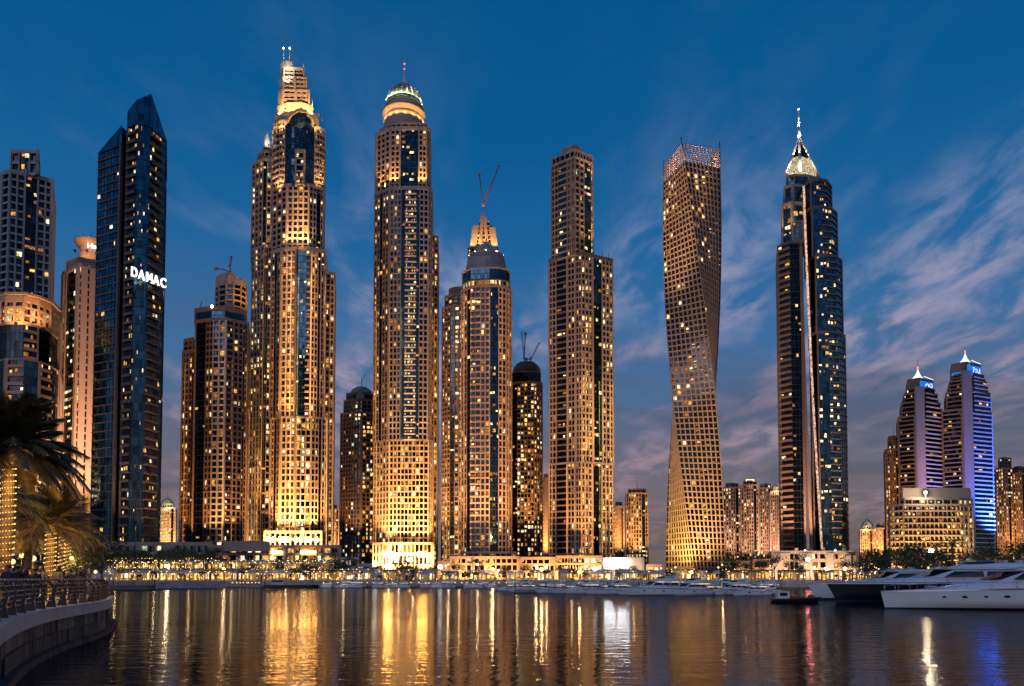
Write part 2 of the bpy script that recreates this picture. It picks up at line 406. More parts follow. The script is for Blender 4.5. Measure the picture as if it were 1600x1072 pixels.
    def done(s):
        s.glass.build('glazing', GL, s.root, kind='stuff')
        s.frame.build('facade_frame', s.mats, s.root, kind='stuff')
        s.slab.build('balcony', s.mats, s.root, kind='stuff')
        s.roof.build('roof', s.mats, s.root, kind='stuff')
        loc = Vector(WORLD_LOC[s.root.name])
        for fr, a, b, d0, d1, z0, z1, wm in s.piers:
            m = MB(); m.fbox(fr, a, b, d0, d1, z0, z1, wm); m.build('pier', s.mats, s.root)
        ls = s.lits; random.shuffle(ls)
        ls.sort(key=lambda q: -round((q[2] - q[1]) * (q[5] - q[4]) * (1 if q[0][2].y < 0 else .05), 0))
        cache = {}; rest = MB()
        for i, (fr, u0, u1, d, z0, z1, m) in enumerate(ls):
            if i < s.single:
                w, h = round(u1 - u0, 1), round(z1 - z0, 1)
                key = (w, h, m)
                if key not in cache:
                    me = bpy.data.meshes.new('lit_window')
                    me.from_pydata([(0, 0, 0), (w, 0, 0), (w, 0, h), (0, 0, h), (0, .05, 0), (w, .05, 0), (w, .05, h), (0, .05, h)], [], [(0, 1, 2, 3), (1, 5, 6, 2), (4, 0, 3, 7), (3, 2, 6, 7), (0, 4, 5, 1)])
                    me.materials.append(M[LIT[m]]); cache[key] = me
                o = bpy.data.objects.new('lit_window', cache[key]); link(o, s.root)
                A, u, n = fr
                o.location = (A.x + u.x * u0 + n.x * (d + .05) - loc.x, A.y + u.y * u0 + n.y * (d + .05) - loc.y, z0 - loc.z)
                o.rotation_euler.z = math.atan2(u.y, u.x)
            else: rest.fquad(fr, u0, u1, d, z0, z1, m)
        rest.build('lit_window', LIT, s.root, kind='stuff')
# ------------------------------------------------------------------ setting: water, land, quay
def water_material():
    m = bpy.data.materials.new('marina_water'); m.use_nodes = True; t = m.node_tree; b = t.nodes['Principled BSDF']
    b.inputs['Base Color'].default_value = (.004, .010, .014, 1); b.inputs['Roughness'].default_value = .11
    b.inputs['IOR'].default_value = 1.10
    g = N(t, 'ShaderNodeNewGeometry')
    def nz(scale, sx, sy, rot, detail):
        mp = N(t, 'ShaderNodeMapping'); mp.inputs['Scale'].default_value = (sx, sy, 1); mp.inputs['Rotation'].default_value = (0, 0, rot)
        t.links.new(g.outputs['Position'], mp.inputs[0])
        n = N(t, 'ShaderNodeTexNoise'); n.inputs['Scale'].default_value = scale; n.inputs['Detail'].default_value = detail
        n.inputs['Roughness'].default_value = .55; t.links.new(mp.outputs[0], n.inputs[0]); return n.outputs[0]
    a = nz(1.3, .42, 1.0, R(7), 3); c = nz(5.0, .5, 1.0, R(-10), 2)
    calm = nz(.035, .5, 1.0, R(20), 3)
    cm_ = N(t, 'ShaderNodeMapRange'); t.links.new(calm, cm_.inputs[0]); cm_.inputs[1].default_value = .38; cm_.inputs[2].default_value = .64; cm_.inputs[3].default_value = .35; cm_.inputs[4].default_value = 1.5
    s = math_node(t, 'MULTIPLY', math_node(t, 'ADD', math_node(t, 'MULTIPLY', a, 1.0), math_node(t, 'MULTIPLY', c, .22)), cm_.outputs[0])
    bp = N(t, 'ShaderNodeBump'); bp.inputs['Strength'].default_value = 1.0; bp.inputs['Distance'].default_value = .05
    t.links.new(s, bp.inputs['Height']); t.links.new(bp.outputs[0], b.inputs['Normal'])
    b.inputs['Specular IOR Level'].default_value = 0.0
    gl = N(t, 'ShaderNodeBsdfGlossy'); gl.inputs['Roughness'].default_value = .06; gl.inputs['Color'].default_value = (.92, .95, 1, 1); t.links.new(bp.outputs[0], gl.inputs['Normal'])
    fr = N(t, 'ShaderNodeFresnel'); fr.inputs['IOR'].default_value = 1.33; t.links.new(bp.outputs[0], fr.inputs['Normal'])
    mx = N(t, 'ShaderNodeMixShader'); t.links.new(math_node(t, 'ADD', math_node(t, 'MULTIPLY', fr.outputs[0], .05), .31), mx.inputs[0])
    t.links.new(b.outputs[0], mx.inputs[1]); t.links.new(gl.outputs[0], mx.inputs[2]); t.links.new(mx.outputs[0], t.nodes['Material Output'].inputs['Surface'])
    M['water'] = m
water_material()
m = MB(); m.add([(-1500, -200, 0), (1500, -200, 0), (1500, 1200, 0), (-1500, 1200, 0)], [(0, 1, 2, 3)])
m.build('water', 'water', kind='structure')
mat('ground', (.16, .14, .125), .9, var=.25, vscale=.08, bump=.03, bscale=1.2)
mat('quay_stone', (.50, .47, .46), .8, var=.2, vscale=.6, bump=.02, bscale=4)
mat('coping', (.46, .44, .43), .7, var=.10, vscale=1.2, bump=.006, bscale=9)
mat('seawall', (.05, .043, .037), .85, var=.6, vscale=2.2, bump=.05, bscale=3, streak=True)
mat('paving', (.33, .27, .22), .75, var=.15, vscale=2.0)
shore = [(-1500, 205), (-118, 196), (-80, 236), (120, 236), (128, 228), (88, 150), (96, 118), (1500, 112), (9000, 9000), (-9000, 9000)]
m = MB(); k = len(shore)
m.add([(x, y, 2.0) for x, y in shore], [tuple(range(k))])
m.build('ground', 'ground', kind='structure')
m = MB()
qroot = root('quay', (0, 236, 0), kind='structure')
for (x0, y0), (x1, y1) in zip(shore[:7], shore[1:8]):
    a, b = Vector((x0, y0)), Vector((x1, y1)); u = b - a; L = u.length; u /= L
    m.fbox((a, u, Vector((u.y, -u.x))), -.3, L + .3, -1.2, .5, -1, 2.08, 0)
m.build('quay_edge', 'quay_stone', qroot, kind='structure')

# ------------------------------------------------------------------ towers
W_, G_, B_, S_ = 'W', 'G', 'B', 'S'
def v3(p2, z): return Vector((p2.x, p2.y, z))
GOLD, AMBER, PINK, WHITE = (1, .53, .17), (1, .42, .11), (1, .50, .27), (1, .82, .60)

# pale pier tower at the frame edge
T = Tower('residential_tower', 'pale stone tower with dark glass centre strip, cut by the frame edge', 20, 340, 'stone_pale', 'glass_dark', 60)
T.tier([(-50, 12, 400), (12, 0, 400), (80, 9, 400)], 26, None, 268, [[(W_, 1, dict(n=5, p=.05))], [(W_, 24, dict(n=3, p=.03)), (S_, 2, {}), (G_, 18, dict(n=2, p=.45, g='glass_dark', hot=.1)), (S_, 2, {}), (W_, 24, dict(n=3, p=.05))]])
T.tier([(16, 3, 250), (60, 3, 250)], 14, 268, 238, [(W_, 1, dict(n=1, p=0)), (G_, 1, dict(n=2, p=.95)), (W_, 1, dict(n=1, p=0))], fh=5)
for px, py in ((24, 262), (52, 262)):
    q = MB(); a = T.pt(px, 6, 250); q.bar((a.x, a.y, T.z(240)), (a.x, a.y, T.z(222)), .15); T.part('mast', q, 'metal_dark')
T.flood(v3(T.pt(95, -40), 30), v3(T.pt(50, 0), 90), 2.2e5, 60, PINK)
T.done()

# curved tower with an amber crown
T = Tower('curved_tower', 'curved dark glass tower with amber lit crown behind the palms', 30, 300, 'stone_pink', 'glass_dark', 60)
arc = [(-45, 14), (-20, 5), (8, 0), (36, 0), (60, 4), (79, 10), (92, 20)]
def arcp(py, k=1.0, dd=0): return [(20 + (a - 20) * k, b + dd, py) for a, b in arc]
band = [(S_, 1, dict(d=.3)), (B_, 9, dict(n=3, p=.3, d=.5, g='glass_dark', div=0)), ]
glb = [(G_, 10, dict(n=4, p=.12, hot=.25, g='glass_teal')), (S_, 1, dict(d=.3))]
T.tier(arcp(640), 22, None, 560, [band, glb, band, glb, band, glb], parapet=0)
T.tier(arcp(540), 22, 560, 505, [band, [(S_, 1, {}), (G_, 9, dict(n=3, p=.0))], [(G_, 1, dict(n=4, p=.0))], [(B_, 9, dict(n=2, p=.5, div=0)), (S_, 1, {})], [(G_, 1, dict(n=3, p=.05))], glb], parapet=0)
T.tier(arcp(490, 1.02, -.6), 22, 505, 470, [[(W_, 1, dict(n=4, p=.45, pw=.3, sp=.35))]] * 6, parapet=2.0, fh=3.2)
q = MB()
w = [T.pt(*p) for p in arcp(466, 1.06, -1.6)]
for a, b in zip(w, w[1:]):
    u = (b - a); L = u.length; u /= L; q.fbox((a, u, Vector((u.y, -u.x))), 0, L, -4, .2, T.z(470) + 2.1, T.z(463) + 1.2)
T.part('cornice', q, ['stone_pink'])
for px, dy in ((25, -6), (68, 0)):
    a = T.pt(px, dy, 500); T.flood(v3(a, T.z(512)), v3(T.pt(px, 3, 480), T.z(470)), 9e3, 120, AMBER)
T.flood(v3(T.pt(60, -30), 24), v3(T.pt(50, 0), 70), 6e4, 70, AMBER)
T.done()

# peach hotel tower
T = Tower('hotel_tower', 'slim peach stone tower with round crown and gold edge lights', 130, 350, 'stone_pink', 'glass_teal', 100, mix=(3, 4, 1, 4, 2, 0))
T.tier([(93, 11, 600), (119, 0, 600), (172, 9, 600)], 24, None, 415, [
    [(S_, 3, {}), (W_, 3, dict(n=1, p=.2)), (S_, 1, dict(d=.2)), (G_, 15, dict(n=3, p=.30, hot=.5)), (S_, 3, {})],
    [(W_, 4, dict(n=1, p=.05, pw=.25)), (S_, 9, dict(d=.8)), (W_, 3, dict(n=1, p=0, pw=.2)), (S_, 11, dict(d=.8)), (W_, 3, dict(n=1, p=1.0, pw=.2, sp=.5)), (S_, 20, dict(d=.3))]])
T.tier([(104, 8, 410), (122, 2, 410), (168, 9, 410)], 18, 415, 405, [(S_, 1, dict(d=0))], side=[(S_, 1, {})])
T.dd = 14; c = T.pt(146, 14, 395); q = MB(); zb, zt = T.z(406), T.z(381)
q.lathe(c, [(6.5, zb - 9), (6.5, zb + 1.6), (5.9, zb + 1.7), (5.9, zt - 3.2), (7.4, zt - 2.2), (8.6, zt - .4), (8.6, zt), (7.8, zt)], 32, 0)
T.part('crown', q, ['stone_pink'])
for px in (130, 143):
    q = MB(); a = T.pt(px, 12, 380); q.bar((a.x, a.y, zt), (a.x, a.y, zt + 4.5), .12); T.part('mast', q, 'metal_dark')
for px in (118, 136): T.flood(v3(T.pt(px, 1, 400), T.z(409)), v3(T.pt(142, 12, 390), T.z(383)), 2.4e3, 130, AMBER)
T.flood(v3(T.pt(128, -26), 28), v3(T.pt(140, 2), 85), 2.4e5, 80, PINK)
T.flood(v3(T.pt(150, -22), 20), v3(T.pt(140, 2), 45), 0.8e5, 90, AMBER)
T.sign_at = (c, zb)
def letters(T, text, a, d, h, thick, matn, name='letter', xs=1.0, under=None):
    """text standing along unit vector d from the 3D point a (left end), cap height h"""
    x = 0.0
    for ch in text:
        cu = bpy.data.curves.new('letter', 'FONT'); cu.body = ch; cu.size = h * 1.42; cu.extrude = thick; cu.offset = .012 * h
        tmp = bpy.data.objects.new('tmp', cu); COL.objects.link(tmp)
        dg = bpy.context.evaluated_depsgraph_get(); dg.update()
        me = bpy.data.meshes.new_from_object(tmp.evaluated_get(dg))
        wd = max((v.co.x for v in me.vertices), default=.3)
        bpy.data.objects.remove(tmp)
        me.materials.clear(); me.materials.append(M[matn])
        o = bpy.data.objects.new(name, me); link(o, under or T.root); o.scale.x = xs
        o.location = Vector(a) + Vector((d[0], d[1], 0)) * x - Vector(WORLD_LOC[T.root.name])
        o.rotation_euler = (math.pi / 2, 0, math.atan2(d[1], d[0]))
        x += (wd + h * .17) * xs
    return x
a0 = c + Vector((1.0, -7.2)); letters(T, 'Ha', v3(a0, zb + 3.0), Vector((.95, .3)), 2.4, .12, 'sign_white')
T.done()

# dark blue glass tower with the lit name sign
T = Tower('glass_office_tower', 'dark blue glass tower with slanted top and white lit name sign', 205, 300, 'stone_dark', 'glass_sky', 220, mix=(5, 4, 3, 1, .6, 0))
T.mats[0] = 'stone_dark'
py = 520
pts = [(146, 10.5), (184, 4.5), (185, 7.5), (191, 6.5), (192, 3.2), (206, .8), (229, 2.6), (255, 13)]
bal = dict(n=3, p=.05, d=.8, g='glass_dark', rh=.35, sm=3)
spec = [[(G_, 1, dict(n=7, p=.03, hot=.06, lm=3, ledge=.35)), (S_, .06, dict(m=3))], [(S_, 1, dict(m=3, d=0))], [(G_, 1, dict(n=1, p=0, g='glass_dark'))], [(S_, 1, dict(m=3, d=0))],
        [(B_, 1, dict(n=4, p=.22, d=.4, g='glass_dark', sm=3, div=0))], [(G_, 1, dict(n=7, p=.09, hot=.2, lh=.15))],
        [(B_, 3, dict(n=4, p=.12, d=.9, g='glass_brown', rh=.4, sm=2, div=0)), (G_, 1.2, dict(n=2, p=.05))]]
w = [T.pt(a, b, py) for a, b in pts]
zl, zr = T.z(217), T.z(192)
for i in range(3): T.facade(w[i], w[i + 1], 2, zl, spec[i])
for i in range(3, 7): T.facade(w[i], w[i + 1], 2, zr, spec[i])
Lb = w[0] + Vector((-3, 26)); Rb = w[-1] + Vector((-12, 26))
T.facade(w[-1], Rb, 2, zr, [(G_, 1, dict(n=4, p=.03))], False); T.facade(Lb, w[0], 2, zl, [(G_, 1, dict(n=4, p=.03))], False); T.facade(Rb, Lb, 2, zl, [(G_, 1, dict(n=4, p=.03))], False)
q = MB(); mid = w[3] + Vector((0, 24))
q.prism([tuple(p) for p in (w[0], w[1], w[2], mid, Lb)], zl, [T.z(217), T.z(184), T.z(182), T.z(178), T.z(205)], 4); T.part('roof_wedge', q, GL)
q = MB(); q.prism([tuple(p) for p in (w[3], w[4], w[5], w[6], w[7], Rb, mid)], zr, [T.z(172), T.z(166), T.z(154), T.z(140), T.z(191), T.z(205), T.z(185)], 4); T.part('roof_wedge', q, GL)
for px, y_, mm in ((236, 168, 4), (241, 204, 1), (237, 201, 1)):
    q = MB(); p_ = T.pt(px, 3.2 + (px - 229) * .4, 200); T.lit(((p_), Vector((.39, .92)), Vector((.92, -.39))), 0, 2.6, .3, T.z(y_ + 4), T.z(y_), mm)
a = T.pt(204, -3.6, 440); b = T.pt(255, 8.4, 440); d = (b - a).normalized(); zs = T.z(436)
q = MB(); q.fbox((a, d, Vector((d.y, -d.x))), 0, 14.6, -.6, -.35, zs - .25, zs - .1); q.fbox((a, d, Vector((d.y, -d.x))), 0, 14.6, -.6, -.35, zs + 3.0, zs + 3.1); sr = T.part('sign_rail', q, 'metal_dark', label='rail carrying the white lit letters')
tw = letters(T, 'DAMAC', v3(a, zs), d, 3.9, .25, 'sign_white', xs=.71, under=sr)
T.flood(v3(T.pt(215, -25), 24), v3(T.pt(240, 6), 50), 4e4, 80, PINK)
T.done()

# twin-topped dark tower
T = Tower('stepped_tower', 'dark stepped tower with rounded rear top and rooftop crane', 335, 430, 'stone_brown', 'glass_dark', 150)
T.tier([(282, 12, 700), (303, 8, 700)], 26, None, 548, [(W_, 1, dict(n=3, p=.10)), (G_, .3, dict(n=1, p=.1))])
T.tier([(287, 14, 540), (302, 10, 540)], 20, 548, 530, [(W_, 1, dict(n=2, p=.0))])
T.tier([(302, 4, 700), (330, 0, 700), (352, 0, 700), (386, 8, 700)], 30, None, 500, [
    [(G_, 14, dict(n=3, p=.05)), (W_, 9, dict(n=2, p=.08))], [(W_, 12, dict(n=3, p=.10, m=1, g='glass_blue')), (S_, 1.5, dict(m=1))],
    [(B_, 9, dict(n=2, p=.20, d=.5, sm=3, div=0)), (S_, 2, {}), (W_, 14, dict(n=3, p=.12)), (G_, 2.5, dict(n=1, p=.3)), (W_, 6, dict(n=1, p=.1))]])
T.tier([(304, 5, 490), (330, 1, 490), (352, 1, 490), (384, 9, 490)], 26, 500, 484, [(G_, 1, dict(n=4, p=.05, g='glass_blue'))], parapet=2.4, capm=2)
for (x0, y0, x1, y1) in ((310, 482, 316, 462), (328, 484, 329, 468)):
    q = MB(); a, b = T.pt(x0, 8, y0), T.pt(x1, 8, y1); q.bar(v3(a, T.z(y0)), v3(b, T.z(y1)), .35, 0, 4, .2); T.part('hoist_mast', q, 'crane_paint')
for px in (325, 372): T.flood(v3(T.pt(px, -14), 24), v3(T.pt(px, 3), 75), .6e5, 90, AMBER)
T.flood(v3(T.pt(290, -8), 22), v3(T.pt(292, 8), 60), .5e5, 70, AMBER)
for px, wl, w1, w2 in ((286, 11, 9, 4), (345, 0, 8, 3), (362, 3, 9, 4), (383, 8, 9, 4)): T.channel(px, wl, 1.1, 846, 690, w1, AMBER, .4); T.channel(px, wl, 1.1, 688, 560, w2, AMBER, .4)
q = MB(); a = T.pt(331, 1, 484); q.ball(v3(a, T.z(478)), .9, 0); T.part('roof_lamp', q, 'lamp_white')
T.done()
T = Tower('round_tower', 'rounded concrete tower top rising behind the dark stepped tower', 361, 540, 'stone_warm', 'glass_dark', 20, group=None)
cc = [(336, 8), (343, 3), (354, 0), (366, 0), (377, 3), (385, 9)]
T.tier([(a, b, 470) for a, b in cc], 22, None, 443, [[(B_, 8, dict(n=2, p=.05, d=.6, div=0)), (S_, 1.2, dict(d=.7))]] * 5, parapet=0, fh=4.4)
T.tier([(338, 8, 435), (345, 3, 435), (356, 0, 435), (366, 1, 435)], 16, 443, 428, [(S_, 1, dict(d=.3))], side=[(S_, 1, {})])
T.tier([(367, 1, 435), (378, 3, 435), (385, 9, 435)], 14, 443, 436, [(S_, 1, dict(d=.3))], side=[(S_, 1, {})])
T.flood(v3(T.pt(392, -10, 460), T.z(478)), v3(T.pt(376, 4, 450), T.z(440)), 1.6e4, 100, AMBER)
T.done()
def crane(px0, py0, px1, py1, Y, label, mast_py, back=None):
    """luffing tower crane: lattice mast, slewing cab, raised lattice jib, counter jib"""
    base = P(px0, mast_py, Y); top = P(px0, py0, Y); tip = P(px1, py1, Y)
    r = root('tower_crane', tuple(base), label, 'crane')
    def lattice(a, b, w, name):
        q = MB(); d = (b - a); n = max(4, int(d.length / (w * 2.2))); qd = d.to_track_quat('Z', 'Y')
        cs = [qd @ Vector((x, y, 0)) * w for x, y in ((-.5, -.5), (.5, -.5), (.5, .5), (-.5, .5))]
        for c in cs: q.bar(a + c, b + c * .6, .16, 0, 4)
        for i in range(n):
            s0, s1 = a + d * (i / n), a + d * ((i + 1) / n); f0, f1 = 1 - .4 * i / n, 1 - .4 * (i + 1) / n
            for j in range(4):
                q.bar(s0 + cs[j] * f0, s1 + cs[(j + 1) % 4] * f1, .09, 0, 3)
        q.build(name, 'crane_paint', r, kind=None)
    lattice(base, top, 1.7, 'crane_mast'); lattice(top, tip, 1.3, 'crane_jib')
    sgn = -1 if tip.x > top.x else 1
    bk = P(*back, Y) if back else top + Vector((sgn * 7, 0, 4))
    q = MB(); q.bar(top, bk, .45, 0, 4); q.box(bk.x - 1.2, bk.x + 1.2, bk.y - 1, bk.y + 1, bk.z - 1.8, bk.z + .2, 0); q.build('counter_jib', 'crane_paint', r)
    q = MB(); q.box(top.x - 1.1, top.x + 1.1, top.y - 1.3, top.y + 1.1, top.z - .4, top.z + 2.2, 0); q.build('operator_cab', 'slab_white', r)
    q = MB(); q.bar(bk, tip, .07, 0, 3); q.build('pendant_line', 'metal_dark', r)
crane(358, 424, 362, 400, 545, 'thin crane on the rounded concrete tower top', 431, (337, 418))
# tall gold tower with stepped spire
T = Tower('gold_tower', 'tallest gold-lit stone tower with arched glass top and twin-mast spire', 465, 470, 'stone_warm', 'glass_dark', 250, fh=4.1, mix=(5, 4, 4, .5, 1, 0))
wing = [(W_, 16, dict(n=4, p=.22, pw=.45)), (G_, 5, dict(n=1, p=.5)), (W_, 9, dict(n=2, p=.2))]
T.tier([(391, 16, 560), (410, 10, 560), (430, 12, 560)], 24, None, 385, [[(W_, 1, dict(n=4, p=.2, pw=.45))], [(G_, 4, dict(n=1, p=.3)), (W_, 8, dict(n=2, p=.25))]])
T.tier([(393, 17, 310), (410, 11, 310), (430, 13, 310)], 22, 385, 250, [[(W_, 1, dict(n=3, p=.15, pw=.45))], [(G_, 4, dict(n=1, p=.3)), (W_, 8, dict(n=2, p=.2))]])
T.tier([(402, 17, 245), (413, 12, 245), (428, 13, 245)], 16, 250, 236, [(W_, 1, dict(n=3, p=.1))])
T.tier([(500, 10, 600), (522, 14, 600)], 26, None, 425, [(W_, 1, dict(n=4, p=.2, pw=.45))])
main = [[(S_, 1, {}), (W_, 5, dict(n=1, p=.10, pw=.4)), (G_, 4, dict(n=1, p=.06, g='glass_dark')), (W_, 5, dict(n=1, p=.1, pw=.4)), (S_, 1, {})], [(S_, 1.3, dict(d=2.2)), (W_, 18, dict(n=3, p=.20, pw=.42)), (S_, 1.3, dict(d=2.2))],
        [(G_, 13, dict(n=3, p=.10, hot=.2, g='glass_blue')), (B_, 6, dict(n=1, p=.3, d=.6, div=0))], [(S_, 1.6, dict(d=.9)), (W_, 8, dict(n=2, p=.18, pw=.42)), (G_, 3, dict(n=1, p=.05, g='glass_dark')), (S_, 1, {}), (W_, 6, dict(n=2, p=.15, pw=.42))]]
T.tier([(421, 6, 760), (437, 1, 760), (462, 0, 760), (484, 0, 760), (511, 5, 760)], 30, None, 652, [main[0], main[1], [(W_, 1, dict(n=3, p=.3, pw=.25, sp=.3))], main[3]], parapet=.8)
T.tier([(422, 6.5, 520), (438, 1.5, 520), (463, .5, 520), (484, .5, 520), (509, 5.5, 520)], 29, 652, 390, main, parapet=2.0)
T.tier([(425, 7.5, 340), (440, 2.5, 340), (447, 1.5, 340), (484, 1.5, 340), (506, 6.5, 340)], 27, 390, 290, [[(W_, 1, dict(n=2, p=.06))], [(W_, 1, dict(n=1, p=.1))],
        [(S_, 1.2, dict(d=1)), (W_, 18, dict(n=4, p=.06, pw=.45)), (S_, 1.2, dict(d=1))], [(W_, 8, dict(n=2, p=.1)), (G_, 5, dict(n=1, p=.1)), (W_, 4, dict(n=1, p=.1))]])
sidecol = [(B_, 1, dict(n=2, p=.45, d=.8, rh=.9, div=1))]
T.tier([(426, 8, 240), (437, 3.5, 240), (446, 3, 240)], 24, 290, 190, [sidecol, sidecol])
T.tier([(491, 4, 240), (499, 5, 240), (507, 8, 240)], 24, 290, 200, [sidecol, sidecol])
arch = [(446, 2.5, 190), (455, 1, 177), (466, .4, 171), (477, .6, 173), (486, 2, 182), (492, 4, 194)]
for (a, da, ya), (b, db, yb) in zip(arch, arch[1:]):
    A, B = T.pt(a, da, 230), T.pt(b, db, 230)
    T.facade(A, B, T.z(290), T.z(max(ya, yb)), [(G_, 1, dict(n=2, p=.02, g='glass_teal'))])
    q = MB(); u = (B - A); L = u.length; u /= L; n = Vector((u.y, -u.x)); za, zb = T.z(ya), T.z(yb)
    q.hexa([tuple(v3(A + n * .5, za - 1)), tuple(v3(B + n * .5, zb - 1)), tuple(v3(B - n * 8, zb - 1)), tuple(v3(A - n * 8, za - 1)), tuple(v3(A + n * .5, za + 1)), tuple(v3(B + n * .5, zb + 1)), tuple(v3(B - n * 8, zb + 1)), tuple(v3(A - n * 8, za + 1))])
    T.part('arch_cornice', q, 'stone_warm')
q = MB(); A, B = T.pt(461, -1.2, 270), T.pt(476, -1.0, 270); u = (B - A).normalized(); fr = (A, u, Vector((u.y, -u.x))); L = (B - A).length
q.fbox(fr, 0, .9, -2.5, .4, T.z(290), T.z(240)); q.fbox(fr, L - .9, L, -2.5, .4, T.z(290), T.z(240)); q.fbox(fr, 0, L, -2.5, .4, T.z(240), T.z(235))
T.part('arched_frame', q, 'stone_pink')
T.facade(A, B, T.z(290), T.z(240), [(B_, 1, dict(n=2, p=.5, d=.2, div=0))])
# stepped crown
for x0, x1, y0, y1, dd in ((430, 497, 192, 176, 6), (433, 489, 176, 163, 9)):
    T.tier([(x0, dd + 4, y0), ((x0 + x1) / 2 - 12, dd, y0), ((x0 + x1) / 2 + 12, dd, y0), (x1, dd + 4, y0)], 16, y0, y1, [(S_, 1, dict(d=.2))], side=[(S_, 1, {})])
crw = [(S_, 1.2, dict(d=.5)), (W_, 8, dict(n=2, p=.0, pw=.12, sp=.5)), (S_, 1, dict(d=.5)), (W_, 8, dict(n=2, p=.0, pw=.12, sp=.5)), (S_, 1.0, dict(d=.5))]
T.tier([(435, 14, 150), (441, 11, 150), (484, 12, 150)], 10, 163, 140, [[(S_, 1, dict(d=.2))], crw], fh=3.4, parapet=.6)
T.tier([(437, 14.5, 130), (442, 11.5, 130), (480, 12.5, 130)], 9, 140, 120, [[(S_, 1, dict(d=.2))], crw], fh=3.4, parapet=.6)
T.tier([(438, 15, 115), (443, 12, 115), (476, 13, 115)], 8, 120, 108, [[(S_, 1, dict(d=.2))], crw], fh=3.0, parapet=1.6)
T.tier([(440, 15, 102), (449, 14, 102), (457, 15, 102)], 5, 108, 98, [(S_, 1, dict(d=.2))], side=[(S_, 1, {})])
T.dd = 14
for x0, x1, ytop in ((443, 443.5, 72), (452.5, 452.5, 72)):
    q = MB(); a = T.pt(x0, 16, 95); q.bar(v3(a, T.z(104)), v3(a, T.z(90)), .9, 0, 8, .5); q.bar(v3(a, T.z(90)), v3(a, T.z(ytop)), .32, 0, 6, .22); o = T.part('mast', q, 'slab_white')
    q = MB(); q.ball(v3(a, T.z(ytop)), .55); q.build('beacon', 'lamp_white', o)
q = MB(); a = T.pt(442, 16, 60); q.bar(v3(a, T.z(70)), v3(a, T.z(61)), .12); T.part('antenna', q, 'metal_dark')
for px, y0, y1 in ((474, 112, 100), (488, 172, 158), (498, 188, 178), (503, 196, 186)):
    q = MB(); a = T.pt(px, 10, y0); q.bar(v3(a, T.z(y0)), v3(a, T.z(y1)), .45, 0, 6, .12); T.part('pinnacle', q, 'stone_warm')
q = MB(); a = T.pt(507, 12, 415); q.lathe(a, [(1.9, T.z(424)), (1.9, T.z(418)), (1.4, T.z(413)), (.5, T.z(408)), (.08, T.z(402))], 12); T.part('turret', q, 'slab_white')
T.flood(v3(T.pt(505, 5, 420), T.z(424)), v3(T.pt(507, 12, 415), T.z(408)), 9e3, 80, WHITE)
q = MB(); a = T.pt(417, 12, 230); q.lathe(a, [(2.6, T.z(237)), (2.2, T.z(225)), (1.2, T.z(216)), (.1, T.z(205))], 12); T.part('turret', q, 'stone_pale')
T.flood(v3(T.pt(420, 4, 236), T.z(240)), v3(a, T.z(215)), 1.0e4, 70, WHITE)
T.dd = 0
# lit base block
T.tier([(412, -12, 845), (503, -12, 845)], 14, None, 834, [(S_, 1, {}), (W_, 10, dict(n=4, p=.2, pw=.45)), (W_, 34, dict(n=12, p=.25, pw=.3)), (W_, 10, dict(n=4, p=.2, pw=.45)), (S_, 1, {})], fh=5, parapet=1.2)
zb = T.z(834) + 1.5
for px in (419, 427, 437, 443, 449, 462, 470, 478, 484, 494):
    q = MB(); a = T.pt(px, -13.2, 848); q.box(a.x - .8, a.x + .8, a.y, a.y + .2, T.z(849), T.z(841)); T.part('lobby_window', q, 'lobby_glow')
for px in (431, 445, 458, 478, 492): T.flood(v3(T.pt(px, -7), zb), v3(T.pt(px, 1.5), zb + 40), .8e5, 100, AMBER)
for px in (420, 460, 500): T.flood(v3(T.pt(px, -26), 16), v3(T.pt(px, -12), 26), 1.2e5, 120, GOLD)
for px, wl, w1, w2 in ((437.5, 1, 12, 8), (462, 0, 14, 9), (484, 0, 14, 10), (509, 5, 9, 5), (424, 5, 8, 4), (518, 13, 8, 4)): T.channel(px, wl, 1.2, 830, 650, w1, AMBER, .4); T.channel(px, wl, 1.2, 648, 430, w2, AMBER, .4)
T.channel(449.5, 1, 3.0, 832, 655, 75); T.channel(449.5, 1, 3.0, 650, 395, 85); T.channel(486.5, 1, 1.6, 832, 395, 30); T.channel(466, 1.5, 5, 386, 296, 95); T.channel(413, 11, 1.5, 850, 256, 9); T.channel(400, 12, 2, 850, 700, 12)

zb = T.z(390) + 2.6
T.dd = 0
for px in (452, 465, 479): T.flood(v3(T.pt(px, -1.2, 390), zb), v3(T.pt(px, 1.6, 340), zb + 22), 2.6e4, 80, GOLD)
for px in (433, 499): T.flood(v3(T.pt(px, -1, 295), T.z(300)), v3(T.pt(px, 5, 250), T.z(230)), 2.6e4, 70, GOLD)
for px, dy in ((446, 2), (470, 2), (490, 6), (434, 8)): T.flood(v3(T.pt(px, dy, 180), T.z(166)), v3(T.pt(460, 13, 140), T.z(128)), 1.7e4, 110, GOLD)
for px in (436, 468, 492): T.flood(v3(T.pt(px, -2, 190), T.z(198)), v3(T.pt(px, 9, 175), T.z(174)), 6e3, 120, GOLD)
T.flood(v3(T.pt(449, 8, 110), T.z(111)), v3(T.pt(448, 15, 90), T.z(92)), 7e3, 90, WHITE)
T.glow(v3(T.pt(448, 8, 80), T.z(84)), 4e3, WHITE)
for px in (438, 452, 470, 484): T.flood(v3(T.pt(px, -4, 652), T.z(656)), v3(T.pt(px, 0, 600), T.z(560)), 3.0e4, 60, AMBER)
T.done()
